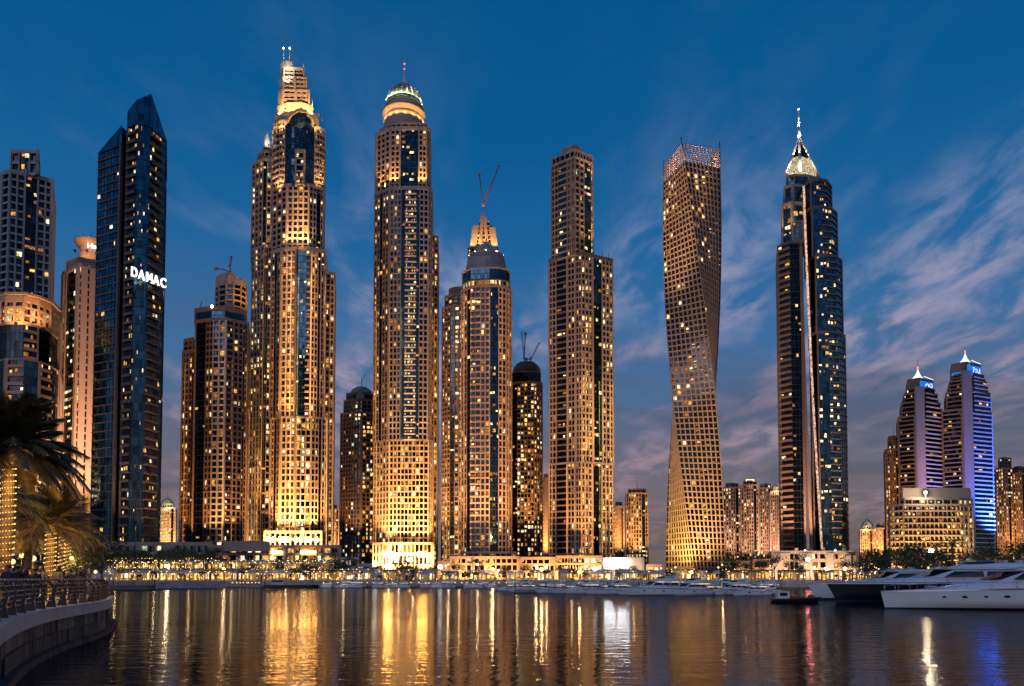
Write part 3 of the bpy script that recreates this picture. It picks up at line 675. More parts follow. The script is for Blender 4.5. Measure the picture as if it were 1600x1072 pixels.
# dark companion
T = Tower('domed_brown_tower', 'short dark brown tower with blunt domed top beside the domed giant', 556, 640, 'stone_dark', 'glass_brown', 60)
T.mats[0] = 'stone_brown'
T.tier([(531, 8, 750), (548, 2, 750), (566, 0, 750), (590, 6, 750)], 30, None, 645, [[(W_, 1, dict(n=4, p=.10))], [(W_, 1, dict(n=4, p=.12)), (S_, .2, {})], [(W_, 1, dict(n=4, p=.3))]])
T.tier([(537, 8, 640), (548, 3, 640), (566, 1, 640), (588, 6, 640)], 24, 645, 625, [(W_, 1, dict(n=3, p=.05))])
T.tier([(541, 8, 620), (552, 4, 620), (575, 5, 620), (587, 8, 620)], 18, 625, 615, [(G_, 1, dict(n=3, p=0))])
q = MB(); a = T.pt(565, 14, 612); T.dd = 14; q.lathe(a, [(10, T.z(616) - 8), (10, T.z(616)), (8.5, T.z(610)), (5, T.z(606)), (.5, T.z(604))], 16); T.part('dome', q, 'concrete_raw')
q = MB(); q.bar(v3(a, T.z(606)), v3(a, T.z(590)), .3); q.bar(v3(a, T.z(598)), v3(T.pt(571, 14, 590), T.z(584)), .2); T.part('mast', q, 'crane_paint')
T.flood(v3(T.pt(550, -25), 30), v3(T.pt(555, 0), 80), 1.1e5, 70, AMBER)
T.done()

# domed giant
T = Tower('domed_tower', 'very tall stone tower with lit green dome and needle spire', 632, 560, 'stone_warm', 'glass_teal', 250, fh=4.5, mix=(6, 3, 5, .5, .8, .25))
T.mats[1] = 'stone_violet'
sh = [[(W_, 5, dict(n=2, p=.16, pw=.5, m=0)), (G_, 2.5, dict(n=1, p=.12, g='glass_dark')), (W_, 5, dict(n=2, p=.16, pw=.5, m=0)), (S_, 1, dict(d=.6))], [(S_, 1, dict(m=1)), (W_, 14, dict(n=3, p=.10, pw=.5, m=1))], [(G_, 5, dict(n=1, p=.15)), (B_, 15, dict(n=4, p=.62, d=.7, rh=.55, g='glass_teal', div=0, m=1, sm=4)), (G_, 4, dict(n=1, p=.15))],
      [(W_, 12, dict(n=3, p=.08, pw=.5, m=1)), (S_, 1, dict(m=1))], [(W_, 1, dict(n=2, p=.1, m=0))]]
lo = [[(W_, 1, dict(n=5, p=.2, pw=.45))], [(S_, 1, {}), (W_, 14, dict(n=3, p=.12, pw=.45))], [(W_, 1, dict(n=5, p=.22, pw=.30, sp=.32))], [(W_, 12, dict(n=3, p=.12, pw=.45)), (S_, 1, {})], [(W_, 1, dict(n=2, p=.1))]]
X = lambda py, k=1: [(632 + (583 - 632) * k, 9, py), (632 + (607 - 632) * k, 1, py), (632 + (626 - 632) * k, .0, py), (632 + (655 - 632) * k, .0, py), (632 + (670 - 632) * k, 1, py), (632 + (676 - 632) * k, 4, py)]
T.tier(X(780), 40, None, 688, lo, parapet=.9)
T.tier(X(500, .985), 38, 688, 295, sh, parapet=2.2, capm=1)
up = [[(S_, 1, {}), (W_, 8, dict(n=3, p=.10, pw=.5))], [(S_, 1.5, dict(d=1)), (W_, 10, dict(n=3, p=.08, pw=.55)), (S_, 1.5, dict(d=1))], [(G_, 1, dict(n=4, p=.3, hot=.2))], [(S_, 1.5, dict(d=1)), (W_, 10, dict(n=2, p=.08, pw=.55)), (S_, 1.5, dict(d=1))], [(W_, 1, dict(n=2, p=.05))]]
T.tier(X(240, .93), 34, 295, 202, up, parapet=2.5)
T.tier([(672, 14, 600), (684, 18, 600)], 30, None, 368, [(W_, 1, dict(n=3, p=.3, pw=.45))])
T.tier(X(192, .80), 26, 202, 193, [(W_, 1, dict(n=2, p=0, pw=.35))], parapet=1)
T.dd = 19; c = T.pt(631.5, 19, 170)
q = MB(); q.lathe(c, [(16.2, T.z(196) - 16), (16.2, T.z(196)), (16.2, T.z(190)), (15.2, T.z(189)), (15.2, T.z(184)), (17.2, T.z(182)), (17.2, T.z(180)), (14.8, T.z(179.5))], 40); T.part('drum', q, 'stone_warm')
q = MB(); q.lathe(c, [(14.6, T.z(180)), (14.6, T.z(173)), (15.6, T.z(172)), (15.6, T.z(170)), (14.4, T.z(169.5))], 40); T.part('gallery', q, 'stone_pale')
q = MB(); q.lathe(c, [(14.3, T.z(170)), (14.0, T.z(163)), (13.2, T.z(162))], 40); T.part('drum_glazing', q, 'glass_teal')
prof = [(14.2, T.z(163)), (13.4, T.z(156)), (11.9, T.z(149)), (9.7, T.z(143)), (6.9, T.z(138)), (3.8, T.z(134)), (1.6, T.z(131.5))]
q = MB(); q.lathe(c, prof, 40); dm = T.part('dome', q, 'dome_green')
for i in range(20):
    a = 2 * math.pi * i / 20; q = MB()
    q.path([(c.x + (r + .15) * math.cos(a), c.y + (r + .15) * math.sin(a), z) for r, z in prof], .32, 0, 4); T.part('dome_rib', q, 'slab_white', under=dm)
q = MB(); q.lathe(c, [(1.8, T.z(132.5)), (1.9, T.z(128)), (1.0, T.z(124)), (.8, T.z(118)), (.35, T.z(112)), (.28, T.z(101)), (.15, T.z(88))], 12); spi = T.part('spire', q, 'slab_white')
q = MB(); q.ball(v3(c, T.z(100)), .55); T.part('beacon', q, 'lamp_red', under=spi)
q = MB(); q.ball(v3(c, T.z(108)), .5); T.part('beacon', q, 'lamp_red', under=spi)
for i in range(8):
    a = -math.pi * (i + .5) / 8; rr = 16.4
    T.flood((c.x + rr * math.cos(a), c.y + rr * math.sin(a), T.z(171) + .8), (c.x + 9 * math.cos(a), c.y + 9 * math.sin(a), T.z(144)), 1.3e4, 120, (1, .95, .45), fixture=False)
    T.flood((c.x + 19 * math.cos(a), c.y + 19 * math.sin(a), T.z(197)), (c.x + 15 * math.cos(a), c.y + 15 * math.sin(a), T.z(183)), 3.5e3, 130, GOLD, fixture=False)
T.flood((c.x, c.y - 5.5, T.z(137)), (c.x, c.y, T.z(115)), 6e3, 60, WHITE, fixture=False)
T.dd = 0; zb = T.z(295) + 2.8
for px in (592, 601, 611, 618, 655, 662): T.flood(v3(T.pt(px, -2.5 if px > 603 else 3, 295), zb), v3(T.pt(px, 3, 250), zb + 30), 2.4e4, 60, AMBER)
# bright arcaded base
T.tier([(582, -6, 866), (608, -14, 866), (623, -14, 866), (655, -14, 866), (678, -10, 866)], 24, None, 851, [[(W_, 1, dict(n=5, p=.3, pw=.5))], [(S_, 1, {}), (W_, 4, dict(n=2, p=.6, pw=.5))], [(W_, 1, dict(n=6, p=.5, pw=.3))], [(W_, 1, dict(n=4, p=.4, pw=.4)), (S_, .2, {})]], fh=8, parapet=1.2)
zb = T.z(851) + 1.6
for px, w_, y0, y1 in ((607, 3.6, 871, 863), (660, 3.6, 871, 863), (640, 2.0, 878, 873), (620, 1.2, 879, 874)):
    q = MB(); a = T.pt(px, -15.6, 868)
    for kx in (-1, 0, 1): q.box(a.x + kx * w_ * .66 - w_ * .28, a.x + kx * w_ * .66 + w_ * .28, a.y, a.y + .3, T.z(y0), T.z(y1))
    T.part('flood_bank', q, 'flood_bank', kind='stuff')
for px in (595, 609, 621, 635, 648, 661, 670): T.flood(v3(T.pt(px, -9), zb), v3(T.pt(px, 1), zb + 45), .9e5, 100, AMBER)
for px in (600, 612, 640, 664): T.flood(v3(T.pt(px, -26), 8), v3(T.pt(px, -12), 24), 1.6e5, 120, GOLD)
T.flood(v3(T.pt(632, -90), 30), v3(T.pt(632, 0), 110), .6e5, 90, PINK)
for px, wl, w1, w2 in ((586, 8, 9, 4), (607, 1, 12, 2.5), (626, 0, 12, 3), (655, 0, 12, 3), (670, 1, 10, 2.5), (680, 15, 9, 6)): T.channel(px, wl, 1.2, 846, 690, w1, AMBER, .4); T.channel(px, wl, 1.2, 686, 480, w2, AMBER, .4)
T.channel(641, 0, 4.5, 848, 692, 48); T.channel(613, 0, 3, 848, 692, 20); T.channel(663, 0, 3, 848, 692, 20)
for px in (610, 660): T.flood(v3(T.pt(px, -5, 690), T.z(690)), v3(T.pt(px, 0, 600), T.z(600)), 2.0e4, 55, AMBER)
T.done()

# dome-capped tower, its dark neighbour and the unfinished one behind
T = Tower('brown_grid_tower', 'narrow brown tower with gold windows, left shoulder of the small-domed tower', 706, 560, 'stone_brown', 'glass_brown', 60)
T.tier([(690, 8, 660), (703, 2, 660), (724, 0, 660)], 28, None, 478, [[(W_, 1, dict(n=3, p=.25))], [(G_, 4, dict(n=1, p=.2)), (W_, 8, dict(n=3, p=.45))]])
T.tier([(695, 8, 470), (706, 3, 470), (724, 1, 470)], 22, 478, 460, [(W_, 1, dict(n=2, p=.1))])
T.tier([(702, 8, 455), (712, 5, 455), (724, 4, 455)], 14, 460, 450, [(S_, 1, {})], side=[(S_, 1, {})])
q = MB(); a = T.pt(715, 6, 448); q.ball(v3(a, T.z(447)), 1.1); T.part('roof_lamp', q, 'lamp_warm')
T.flood(v3(T.pt(700, -30), 30), v3(T.pt(704, 0), 100), 1.2e5, 90, AMBER)
T.done()
T = Tower('unfinished_tower', 'unfinished concrete tower with tapering top behind the small dome', 755, 660, 'concrete_raw', 'glass_brown', 20)
T.tier([(731, 6, 450), (745, 1, 450), (765, 0, 450), (779, 5, 450)], 30, None, 385, [(W_, 1, dict(n=4, p=.1, pw=.4))])
for x0, x1, yb, yt in ((734, 744, 385, 349), (768, 778, 385, 352), (747, 752, 385, 333), (759, 764, 385, 336)):
    q = MB(); pA = [T.pt(x0, 3, 380), T.pt(x1, 3, 380)]; sl = 2.5 if x0 < 755 else -2.5
    b0 = [(pA[0].x, pA[0].y), (pA[1].x, pA[1].y), (pA[1].x, pA[1].y + 16), (pA[0].x, pA[0].y + 16)]
    q.prism(b0, T.z(yb), T.z(yt), 0, [(x + sl, y + .6) for x, y in b0]); T.part('tapering_fin', q, 'concrete_raw')
for y0 in (378, 371, 364, 357, 350, 343):
    q = MB(); a, b = T.pt(738 + (385 - y0) * .25, 4, y0), T.pt(775 - (385 - y0) * .25, 4, y0); q.box(a.x, b.x, a.y, a.y + 14, T.z(y0), T.z(y0) + .6); T.part('floor_slab', q, 'concrete_raw')
q = MB(); a, b = T.pt(742, 8, 360), T.pt(770, 8, 360); q.box(a.x, b.x, a.y, a.y + 8, T.z(385), T.z(346)); T.part('core', q, 'concrete_raw')
q = MB(); a = T.pt(748, 4.5, 365)
for i in range(5): T.lit((a, Vector((1, 0)), Vector((0, -1))), -1 + (i % 2) * 2.5, .8 + (i % 2) * 2.5, -1.2 if False else .3, T.z(378 - i * 3), T.z(376 - i * 3), 4)
for px in (738, 755, 773): T.flood(v3(T.pt(px, -4, 385), T.z(388)), v3(T.pt(px, 6, 360), T.z(350)), 2.0e4, 90, AMBER)
T.done()
crane(755, 322, 780, 258, 662, 'tall red luffing crane on the unfinished concrete tower', 340, (749, 272))
T = Tower('small_domed_tower', 'stone tower with blue glass strip, glazed ring and small ribbed dome', 760, 500, 'stone_pink', 'glass_dark', 220, fh=4.3, mix=(6, 4, 4, .8, 1, 0))
bs = [[(W_, 1, dict(n=2, p=.15)), (G_, .6, dict(n=1, p=.2, g='glass_dark'))], [(B_, 9, dict(n=2, p=.22, d=.9, rh=.8)), (W_, 8, dict(n=2, p=.12))], [(G_, 1, dict(n=3, p=.28, hot=.35, g='glass_blue'))], [(W_, 10, dict(n=2, p=.12)), (S_, 1, {})], [(W_, 1, dict(n=2, p=.2))]]
T.tier([(720, 10, 640), (735, 2, 640), (765, 0, 640), (779, 0, 640), (792, 3, 640), (800, 8, 640)], 34, None, 447, bs, parapet=1)
T.tier([(722, 9, 435), (735, 2, 435), (765, 0, 435), (779, 0, 435), (792, 3, 435), (798, 8, 435)], 32, 447, 436, [(W_, 1, dict(n=3, p=.7, pw=.25))], parapet=0)
T.tier([(722, 8, 428), (735, 1, 428), (765, -1, 428), (779, -1, 428), (792, 2, 428), (797, 7, 428)], 32, 436, 419, [(G_, 1, dict(n=3, p=.02, g='glass_blue'))], parapet=.5, capm=1)
T.dd = 16; c = T.pt(760, 16, 405)
q = MB(); q.lathe(c, [(14.6, T.z(420) - 10), (14.6, T.z(420)), (13.6, T.z(413)), (13.6, T.z(410)), (12.2, T.z(409)), (12.2, T.z(404)), (12.9, T.z(403.5)), (12.9, T.z(402)), (9, T.z(401))], 36); T.part('stepped_ring', q, 'dome_grey')
prof = [(9.6, T.z(403)), (9.0, T.z(397)), (7.4, T.z(391)), (5.0, T.z(387)), (2.4, T.z(383)), (.9, T.z(379))]
q = MB(); q.lathe(c, prof, 30); dm = T.part('dome', q, 'dome_grey')
for i in range(16):
    a = 2 * math.pi * i / 16; q = MB(); q.path([(c.x + (r + .1) * math.cos(a), c.y + (r + .1) * math.sin(a), z) for r, z in prof], .25, 0, 4); T.part('dome_rib', q, 'slab_white', under=dm)
q = MB(); q.lathe(c, [(1, T.z(380)), (.5, T.z(376)), (.12, T.z(371))], 8); T.part('finial', q, 'slab_white')
for i in range(5):
    a = -math.pi * (i + .5) / 5; T.flood((c.x + 13 * math.cos(a), c.y + 13 * math.sin(a), T.z(404) + .5), (c.x + 5 * math.cos(a), c.y + 5 * math.sin(a), T.z(390)), 1.3e3, 120, WHITE, fixture=False)
T.dd = 0
for px in (730, 750, 786): T.flood(v3(T.pt(px, -22), T.z(858)), v3(T.pt(px, 2), T.z(690)), 1.3e5, 75, AMBER)
T.flood(v3(T.pt(755, -80), 32), v3(T.pt(760, 0), 100), 1.6e5, 90, AMBER)
for px, wl, w1, w2 in ((724, 8, 8, 6), (735, 2, 9, 7), (765, 0, 9, 7), (780, 0, 9, 7), (796, 5, 8, 6)): T.channel(px, wl, 1.2, 858, 650, w1, AMBER, .4); T.channel(px, wl, 1.2, 648, 450, w2, AMBER, .4)
T.channel(748, 1, 3, 858, 450, 14); T.channel(787, 2, 3, 858, 450, 12)
T.done()
T = Tower('brown_octagonal_tower', 'brown tower with octagonal cap and cranes behind, right of the small-domed tower', 824, 600, 'stone_brown', 'glass_dark', 100)
T.mats[0] = 'stone_brown'
T.tier([(797, 6, 720), (808, 1, 720), (835, 0, 720), (848, 6, 720)], 28, None, 598, [[(G_, 1, dict(n=3, p=.2))], [(W_, 1, dict(n=5, p=.36))], [(W_, 1, dict(n=3, p=.4))]])
T.tier([(799, 7, 590), (809, 2, 590), (834, 1, 590), (845, 7, 590)], 24, 598, 580, [(G_, 1, dict(n=4, p=.02, g='glass_dark', ledge=.3))], parapet=.3)
T.dd = 15; q = MB(); c = T.pt(823, 15, 575); q.lathe(c, [(11.8, T.z(580) - 8), (11.8, T.z(580)), (11.2, T.z(575)), (8.5, T.z(569)), (7.5, T.z(568))], 8, 0, False); T.part('octagonal_cap', q, 'stone_brown')
T.flood(v3(T.pt(820, -28), 30), v3(T.pt(822, 0), 90), 2.2e5, 70, AMBER)
T.done()
crane(819, 560, 815, 518, 640, 'thin crane with upright jib above the brown octagonal tower', 575, (821, 520))
crane(829, 562, 843, 535, 650, 'thin crane with jib leaning right above the brown octagonal tower', 575, (822, 560))

# setback tower
T = Tower('setback_tower', 'slim stone and glass tower with tall setback top, left of the twisted tower', 905, 510, 'stone_warm', 'glass_teal', 220, fh=4.3, mix=(5, 4, 4, 1, .8, .1))
T.mats[1] = 'stone_pale'
left = [(W_, 10, dict(n=2, p=.06)), (S_, .8, {}), (B_, 14, dict(n=2, p=.18, d=.2, g='glass_dark', div=0, sm=2)), (S_, .8, {})]
lft2 = [(S_, 1, {}), (W_, 9, dict(n=2, p=.10)), (S_, 2, dict(d=.9)), (W_, 7, dict(n=2, p=.08)), (S_, 1, {})]
r1 = [(W_, 10, dict(n=3, p=.32)), (S_, 1, {})]; r2 = [(G_, 1, dict(n=3, p=.18, hot=.3))]; r3 = [(S_, 1, {}), (W_, 14, dict(n=4, p=.18, pw=.45))]
PTS = lambda py, e: [(857, 13, py), (886, 5.7, py), (909, 0, py), (927, 4.4, py), (940, 7.6, py), (958, 12, py)]
T.tier(PTS(790, 0), 32, None, 722, [left, lft2, r1, r2, r3], parapet=.9)
T.tier([(a + .5, b + .5, 560) for a, b, _ in PTS(560, 0)], 31, 722, 398, [left, lft2, r1, r2, r3], parapet=2.4, capm=3)
T.tier([(861, 13, 310), (872, 9.2, 310), (886, 4.5, 310), (899, .5, 310), (913, 5.2, 310), (927, 10, 310)], 24, 398, 245, [[(W_, 1, dict(n=2, p=.04))], [(B_, 1, dict(n=2, p=.3, d=.2, g='glass_teal', div=0))], lft2, [(W_, 1, dict(n=2, p=.1))], [(G_, 9, dict(n=2, p=.5, hot=.3)), (W_, 3, dict(n=1, p=.6))]], parapet=1)
T.tier([(862, 14, 238), (875, 9.5, 238), (898, 1.5, 238), (911, 6, 238), (926, 11, 238)], 18, 245, 234, [(W_, 1, dict(n=3, p=0, pw=.3))], parapet=1, fh=4)
T.tier([(878, 11, 230), (896, 5, 230), (908, 9, 230)], 10, 234, 228, [(S_, 1, {})], side=[(S_, 1, {})])
for px, yt in ((872, 227), (893, 222), (940, 384), (950, 387)):
    q = MB(); a = T.pt(px, 8, 230); yb = 236 if yt < 300 else 400; q.bar(v3(a, T.z(yb)), v3(a, T.z(yt)), .2, 0, 4, .1); T.part('mast', q, 'metal_dark')
T.flood(v3(T.pt(926, 0, 300), T.z(396) + 1), v3(T.pt(922, 6, 300), T.z(300)), 3.0e4, 60, GOLD)
T.flood(v3(T.pt(920, -1, 260), T.z(262)), v3(T.pt(918, 6, 250), T.z(246)), 3e3, 120, GOLD)
for px in (870, 895, 918, 948): T.flood(v3(T.pt(px, -12), 26), v3(T.pt(px, 6), 90), .4e5, 90, AMBER)
for px in (915, 924, 944, 954): T.flood(v3(T.pt(px, -3.5, 722), T.z(721)), v3(T.pt(px, 1, 640), T.z(640)), 2.2e4, 60, GOLD)
T.flood(v3(T.pt(905, -90), 30), v3(T.pt(905, 0), 100), .35e5, 90, PINK)
for px, wl, w1, w2 in ((860, 12, 8, 2), (885, 5.8, 9, 2), (910, 0, 12, 9), (925, 4, 14, 12), (941, 7.8, 14, 12), (956, 11.5, 12, 9)): T.channel(px, wl, 1.2, 864, 724, w1, AMBER, .4); T.channel(px, wl, 1.2, 720, 590, w2, GOLD, .4)
T.channel(917, 2, 2.0, 864, 724, 22); T.channel(917, 2, 2.0, 718, 560, 16); T.channel(949, 9, 2.4, 864, 600, 9)
T.done()
# twisted tower
T = Tower('twisted_tower', 'twisted tower with pale screen grid turning a quarter turn', 1084, 492, 'metal_screen', 'glass_brown', 300, mix=(5, 5, 5, 0, 2, 0))
cen = T.pt(1084.5, 18, 700); HA = 14.3; NF = 73; ZT = T.z(251); NCOL = 9
th0 = R(-103.9); TW = R(-103)
def tcorner(t, j, inset=0.0):
    a = th0 + TW * t + j * math.pi / 2
    r = (HA - inset) * math.sqrt(2); return Vector((cen.x + r * math.cos(a), cen.y + r * math.sin(a)))
zf = [2 + (ZT - 2) * i / NF for i in range(NF + 1)]
def seg(q, a0, b0, z0, a1, b1, z1, n0, n1, dep, m=0):
    q.hexa([tuple(v3(a0, z0)), tuple(v3(b0, z0)), tuple(v3(b0 - n0 * dep, z0)), tuple(v3(a0 - n0 * dep, z0)), tuple(v3(a1, z1)), tuple(v3(b1, z1)), tuple(v3(b1 - n1 * dep, z1)), tuple(v3(a1 - n1 * dep, z1))], m)
for j in range(4):
    cols = [MB() for _ in range(NCOL + 1)]; bands = MB()
    for k in range(NF):
        t0, t1 = k / NF, (k + 1) / NF
        A0, B0 = tcorner(t0, j), tcorner(t0, j + 1); A1, B1 = tcorner(t1, j), tcorner(t1, j + 1)
        u0 = (B0 - A0).normalized(); u1 = (B1 - A1).normalized(); n0 = Vector((u0.y, -u0.x)); n1 = Vector((u1.y, -u1.x))
        L = (B0 - A0).length; c = L / NCOL
        g0, g1 = A0 - n0 * .7, A1 - n1 * .7; h0, h1 = B0 - n0 * .7, B1 - n1 * .7
        T.glass.add([tuple(v3(g0, zf[k])), tuple(v3(h0, zf[k])), tuple(v3(h1, zf[k + 1])), tuple(v3(g1, zf[k + 1]))], [(0, 1, 2, 3)], 3)
        for i in range(NCOL + 1):
            w = .50 if i in (0, NCOL) else .36
            a, b = max(0, i * c - w), min(L, i * c + w)
            seg(cols[i], A0 + u0 * a, A0 + u0 * b, zf[k], A1 + u1 * a, A1 + u1 * b, zf[k + 1], n0, n1, .6)
        hh = zf[k + 1] - zf[k]
        bands.fbox((A0, u0, n0), 0.05, L - .05, -.65, -.28, zf[k], zf[k] + hh * .22, 0)
        for i in range(NCOL):
            pl = .10 + .15 * max(0, 1 - abs(t0 - .9) / .15) + .22 * max(0, 1 - abs(t0 - .50) / .10)
            if random.random() < pl: T.lit((A0, u0, n0), i * c + .6, (i + 1) * c - .6, -.62, zf[k] + hh * .34, zf[k + 1] - .2)
    for q in cols: T.part('twisted_column', q, 'metal_screen')
    T.part('screen_band', bands, 'metal_screen', kind='stuff')
q = MB(); q.prism([tuple(tcorner(1, j, .5)) for j in range(4)], ZT - .5, ZT); T.part('roof', q, 'roof_dark')
# open screen crown
ZS = T.z(213)
for j in range(4):
    q = MB(); n = 10
    for i in range(n + 1):
        A0 = tcorner(1, j).lerp(tcorner(1, j + 1), i / n); A1 = tcorner(1.06, j).lerp(tcorner(1.06, j + 1), i / n)
        q.bar(v3(A0, ZT), v3(A1, ZS - (0 if i in (0, n) else 3.5)), .42 if i in (0, n) else .26, 0, 4)
    for e in range(1, 9):
        f = e / 9; q.path([v3(tcorner(1 + .06 * f, j), ZT + (ZS - 3.5 - ZT) * f), v3(tcorner(1 + .06 * f, j + 1), ZT + (ZS - 3.5 - ZT) * f)], .2, 0, 4)
    T.part('crown_screen', q, 'metal_screen')
for px in (1055, 1088, 1094):
    q = MB(); a = T.pt(px, 16, 235); q.bar(v3(a, ZT), v3(a + Vector((1.5, 0)), ZT + 11), .5, 0, 5); q.bar(v3(a, ZT + 6), v3(a + Vector((-3, 1)), ZT + 12), .3, 0, 5); T.part('maintenance_crane', q, 'metal_dark')
c0 = Vector((cen.x, cen.y))
for dx_, dy_ in ((-8, -6), (7, -7), (0, 8)): T.flood((cen.x + dx_ * .4, cen.y + dy_ * .4, ZT + 1.7), (cen.x + dx_ * 1.6, cen.y + dy_ * 1.6, ZT + 10), 5e4, 150, AMBER)
T.flood(v3(T.pt(1040, -22), 8), v3(T.pt(1060, 8), 50), 2.6e5, 110, (1, .55, .11))
T.flood(v3(T.pt(1062, -16), 8), v3(T.pt(1068, 8), 40), 1.0e5, 90, (1, .66, .2))
T.flood(v3(T.pt(1130, -30), 10), v3(T.pt(1110, 8), 70), 1.8e5, 110, PINK)
T.flood(v3(T.pt(1010, -70), 28), v3(T.pt(1070, 8), 130), 2.6e5, 90, (1, .50, .24))
T.flood(v3(T.pt(985, -60), 22), v3(T.pt(1046, 8), ZT * .86), 5e6, 14, (1, .52, .2))
T.done()

# spired glass tower
T = Tower('spired_tower', 'dark glass tower with lit white pyramid spire and slanting light strip', 1270, 430, 'stone_brown', 'glass_sky', 250, mix=(5, 5, 3, .5, 1, 0))
T.mats[1] = 'stone_warm'
lb = [(B_, 1, dict(n=2, p=.05, d=.9, g='glass_brown', rh=.9, m=2, div=0))]
T.tier([(1218, 8, 620), (1238, 2, 620), (1256, 1, 620)], 30, None, 378, [lb, [(G_, 12, dict(n=3, p=.12, hot=.12, g='glass_dark')), (S_, 1, dict(m=2))]], parapet=1, capm=3)
T.tier([(1236, 4, 360), (1256, 1.5, 360)], 20, 378, 345, [(G_, 1, dict(n=3, p=.03, g='glass_dark'))], parapet=.6, capm=3)
rg = dict(n=3, p=.10, hot=.16, g='glass_sky')
for y0, y1, xr, xl in ((None, 520, 1324, 1279), (520, 400, 1317, 1274), (400, 325, 1309, 1268), (325, 282, 1300, 1266)):
    ym = (y1 + (y0 or 860)) / 2
    T.tier([(xl - 9, 6, ym), (xl, 0, ym), (xl + (xr - xl) * .42, -1, ym), (xl + (xr - xl) * .78, 1, ym), (xr, 8, ym)], 28, y0, y1,
           [[(G_, 1, dict(n=1, p=.0, g='glass_dark'))], [(S_, .12, dict(m=2)), (G_, 1, dict(rg, p=.42 if y0 is None else .16))], [(B_, 1, dict(n=3, p=.34 if y0 is None else .24, d=.35, rh=.3, m=2, div=0, g='glass_sky'))], [(G_, 1, dict(rg, p=.06, ledge=.3))]], parapet=1.2, capm=3)
# upper lantern with columns
T.tier([(1222, 8, 330), (1236, 4, 330), (1256, 5, 330)], 16, 378, 318, [(S_, 1.2, dict(m=1, d=.7)), (G_, 8, dict(n=2, p=.4, hot=.3))], parapet=1.5, capm=1, fh=4.2)
T.tier([(1225, 9, 300), (1238, 6, 300), (1258, 7, 300)], 14, 318, 290, [(S_, 1, dict(m=1)), (G_, 8, dict(n=2, p=.2)), (S_, 1, dict(m=1))], parapet=1.2, capm=1, fh=4.2)
T.tier([(1229, 10, 280), (1242, 8, 280), (1264, 9, 280), (1278, 12, 280)], 14, 290, 274, [(G_, 8, dict(n=2, p=.1)), (S_, 1, dict(m=1))], parapet=1, capm=1, fh=4.2)
T.dd = 13; ap = v3(T.pt(1248.5, 15, 215), T.z(211)); zb = T.z(276)
cor = [T.pt(1228, 11, 274), T.pt(1250, 7, 274), T.pt(1280, 13, 274), T.pt(1262, 22, 274), T.pt(1236, 20, 274)]
for i, p_ in enumerate(cor):
    q = MB(); a = v3(p_, zb); m_ = (a + ap) / 2 - Vector(((p_.x - ap.x) * .03, (p_.y - ap.y) * .03, 0))
    q.bar(a, m_, .95, 0, 6, .8); q.bar(m_, ap, .8, 0, 6, .6); T.part('spire_rib', q, 'slab_white')
    b_ = v3(cor[(i + 1) % 5], zb); q = MB()
    f = lambda p, k: ap + (p - ap) * k
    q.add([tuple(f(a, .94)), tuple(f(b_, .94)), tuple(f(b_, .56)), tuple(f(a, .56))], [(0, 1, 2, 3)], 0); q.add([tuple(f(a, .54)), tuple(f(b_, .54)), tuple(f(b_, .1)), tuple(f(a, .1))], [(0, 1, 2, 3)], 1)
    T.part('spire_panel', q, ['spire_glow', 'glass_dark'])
q = MB(); q.bar(ap - Vector((0, 0, 3)), ap + Vector((0, 0, 6)), 1.1, 0, 10, .85); q.bar(ap + Vector((0, 0, 6)), v3(Vector((ap.x, ap.y)), T.z(169)), .85, 0, 10, .5); msx = T.part('mast', q, 'slab_white')
q = MB(); q.ball((ap.x, ap.y, T.z(168)), .5); T.part('beacon', q, 'lamp_white', under=msx)
T.flood((ap.x, ap.y - 7, T.z(232)), (ap.x, ap.y, T.z(180)), 3.5e4, 70, WHITE, fixture=False)
for px in (1236, 1252, 1272): T.flood(v3(T.pt(px, 3, 275), T.z(279)), (ap.x, ap.y, T.z(235)), 1.2e4, 100, (1, .84, .62), fixture=False)
T.flood(v3(T.pt(1224, 0, 370), T.z(374)), v3(T.pt(1232, 6, 320), T.z(320)), 7e3, 90, GOLD)
T.dd = 0
# slanting light strips
for xa, ya, xb, yb, w, mt, dd in ((1256.5, 292, 1285, 858, .34, 'strip_pink', -1.6), (1252, 385, 1269, 858, .8, 'stone_brown', -.6)):
    q = MB(); n = 24; prev = None
    for i in range(n + 1):
        f = i / n; px = xa + (xb - xa) * f - 3.5 * math.sin(math.pi * f) * .6; yy = ya + (yb - ya) * f
        a = T.pt(px, dd, yy); z = T.z(yy)
        if prev:
            pa, pz = prev; q.hexa([(a.x - w, a.y, z), (a.x + w, a.y, z), (a.x + w, a.y + 1.5, z), (a.x - w, a.y + 1.5, z), (pa.x - w, pa.y, pz), (pa.x + w, pa.y, pz), (pa.x + w, pa.y + 1.5, pz), (pa.x - w, pa.y + 1.5, pz)])
        prev = (a, z)
    T.part('light_strip' if mt == 'strip_pink' else 'slanting_fin', q, mt)
for px, pw in ((1228, 1.1e5), (1262, 1.1e5), (1300, .7e5)): T.flood(v3(T.pt(px, -18), T.z(860)), v3(T.pt(px, 2), T.z(760)), pw, 75, PINK)
T.flood(v3(T.pt(1245, -60), 30), v3(T.pt(1240, 3), 120), .8e5, 90, PINK)
T.done()

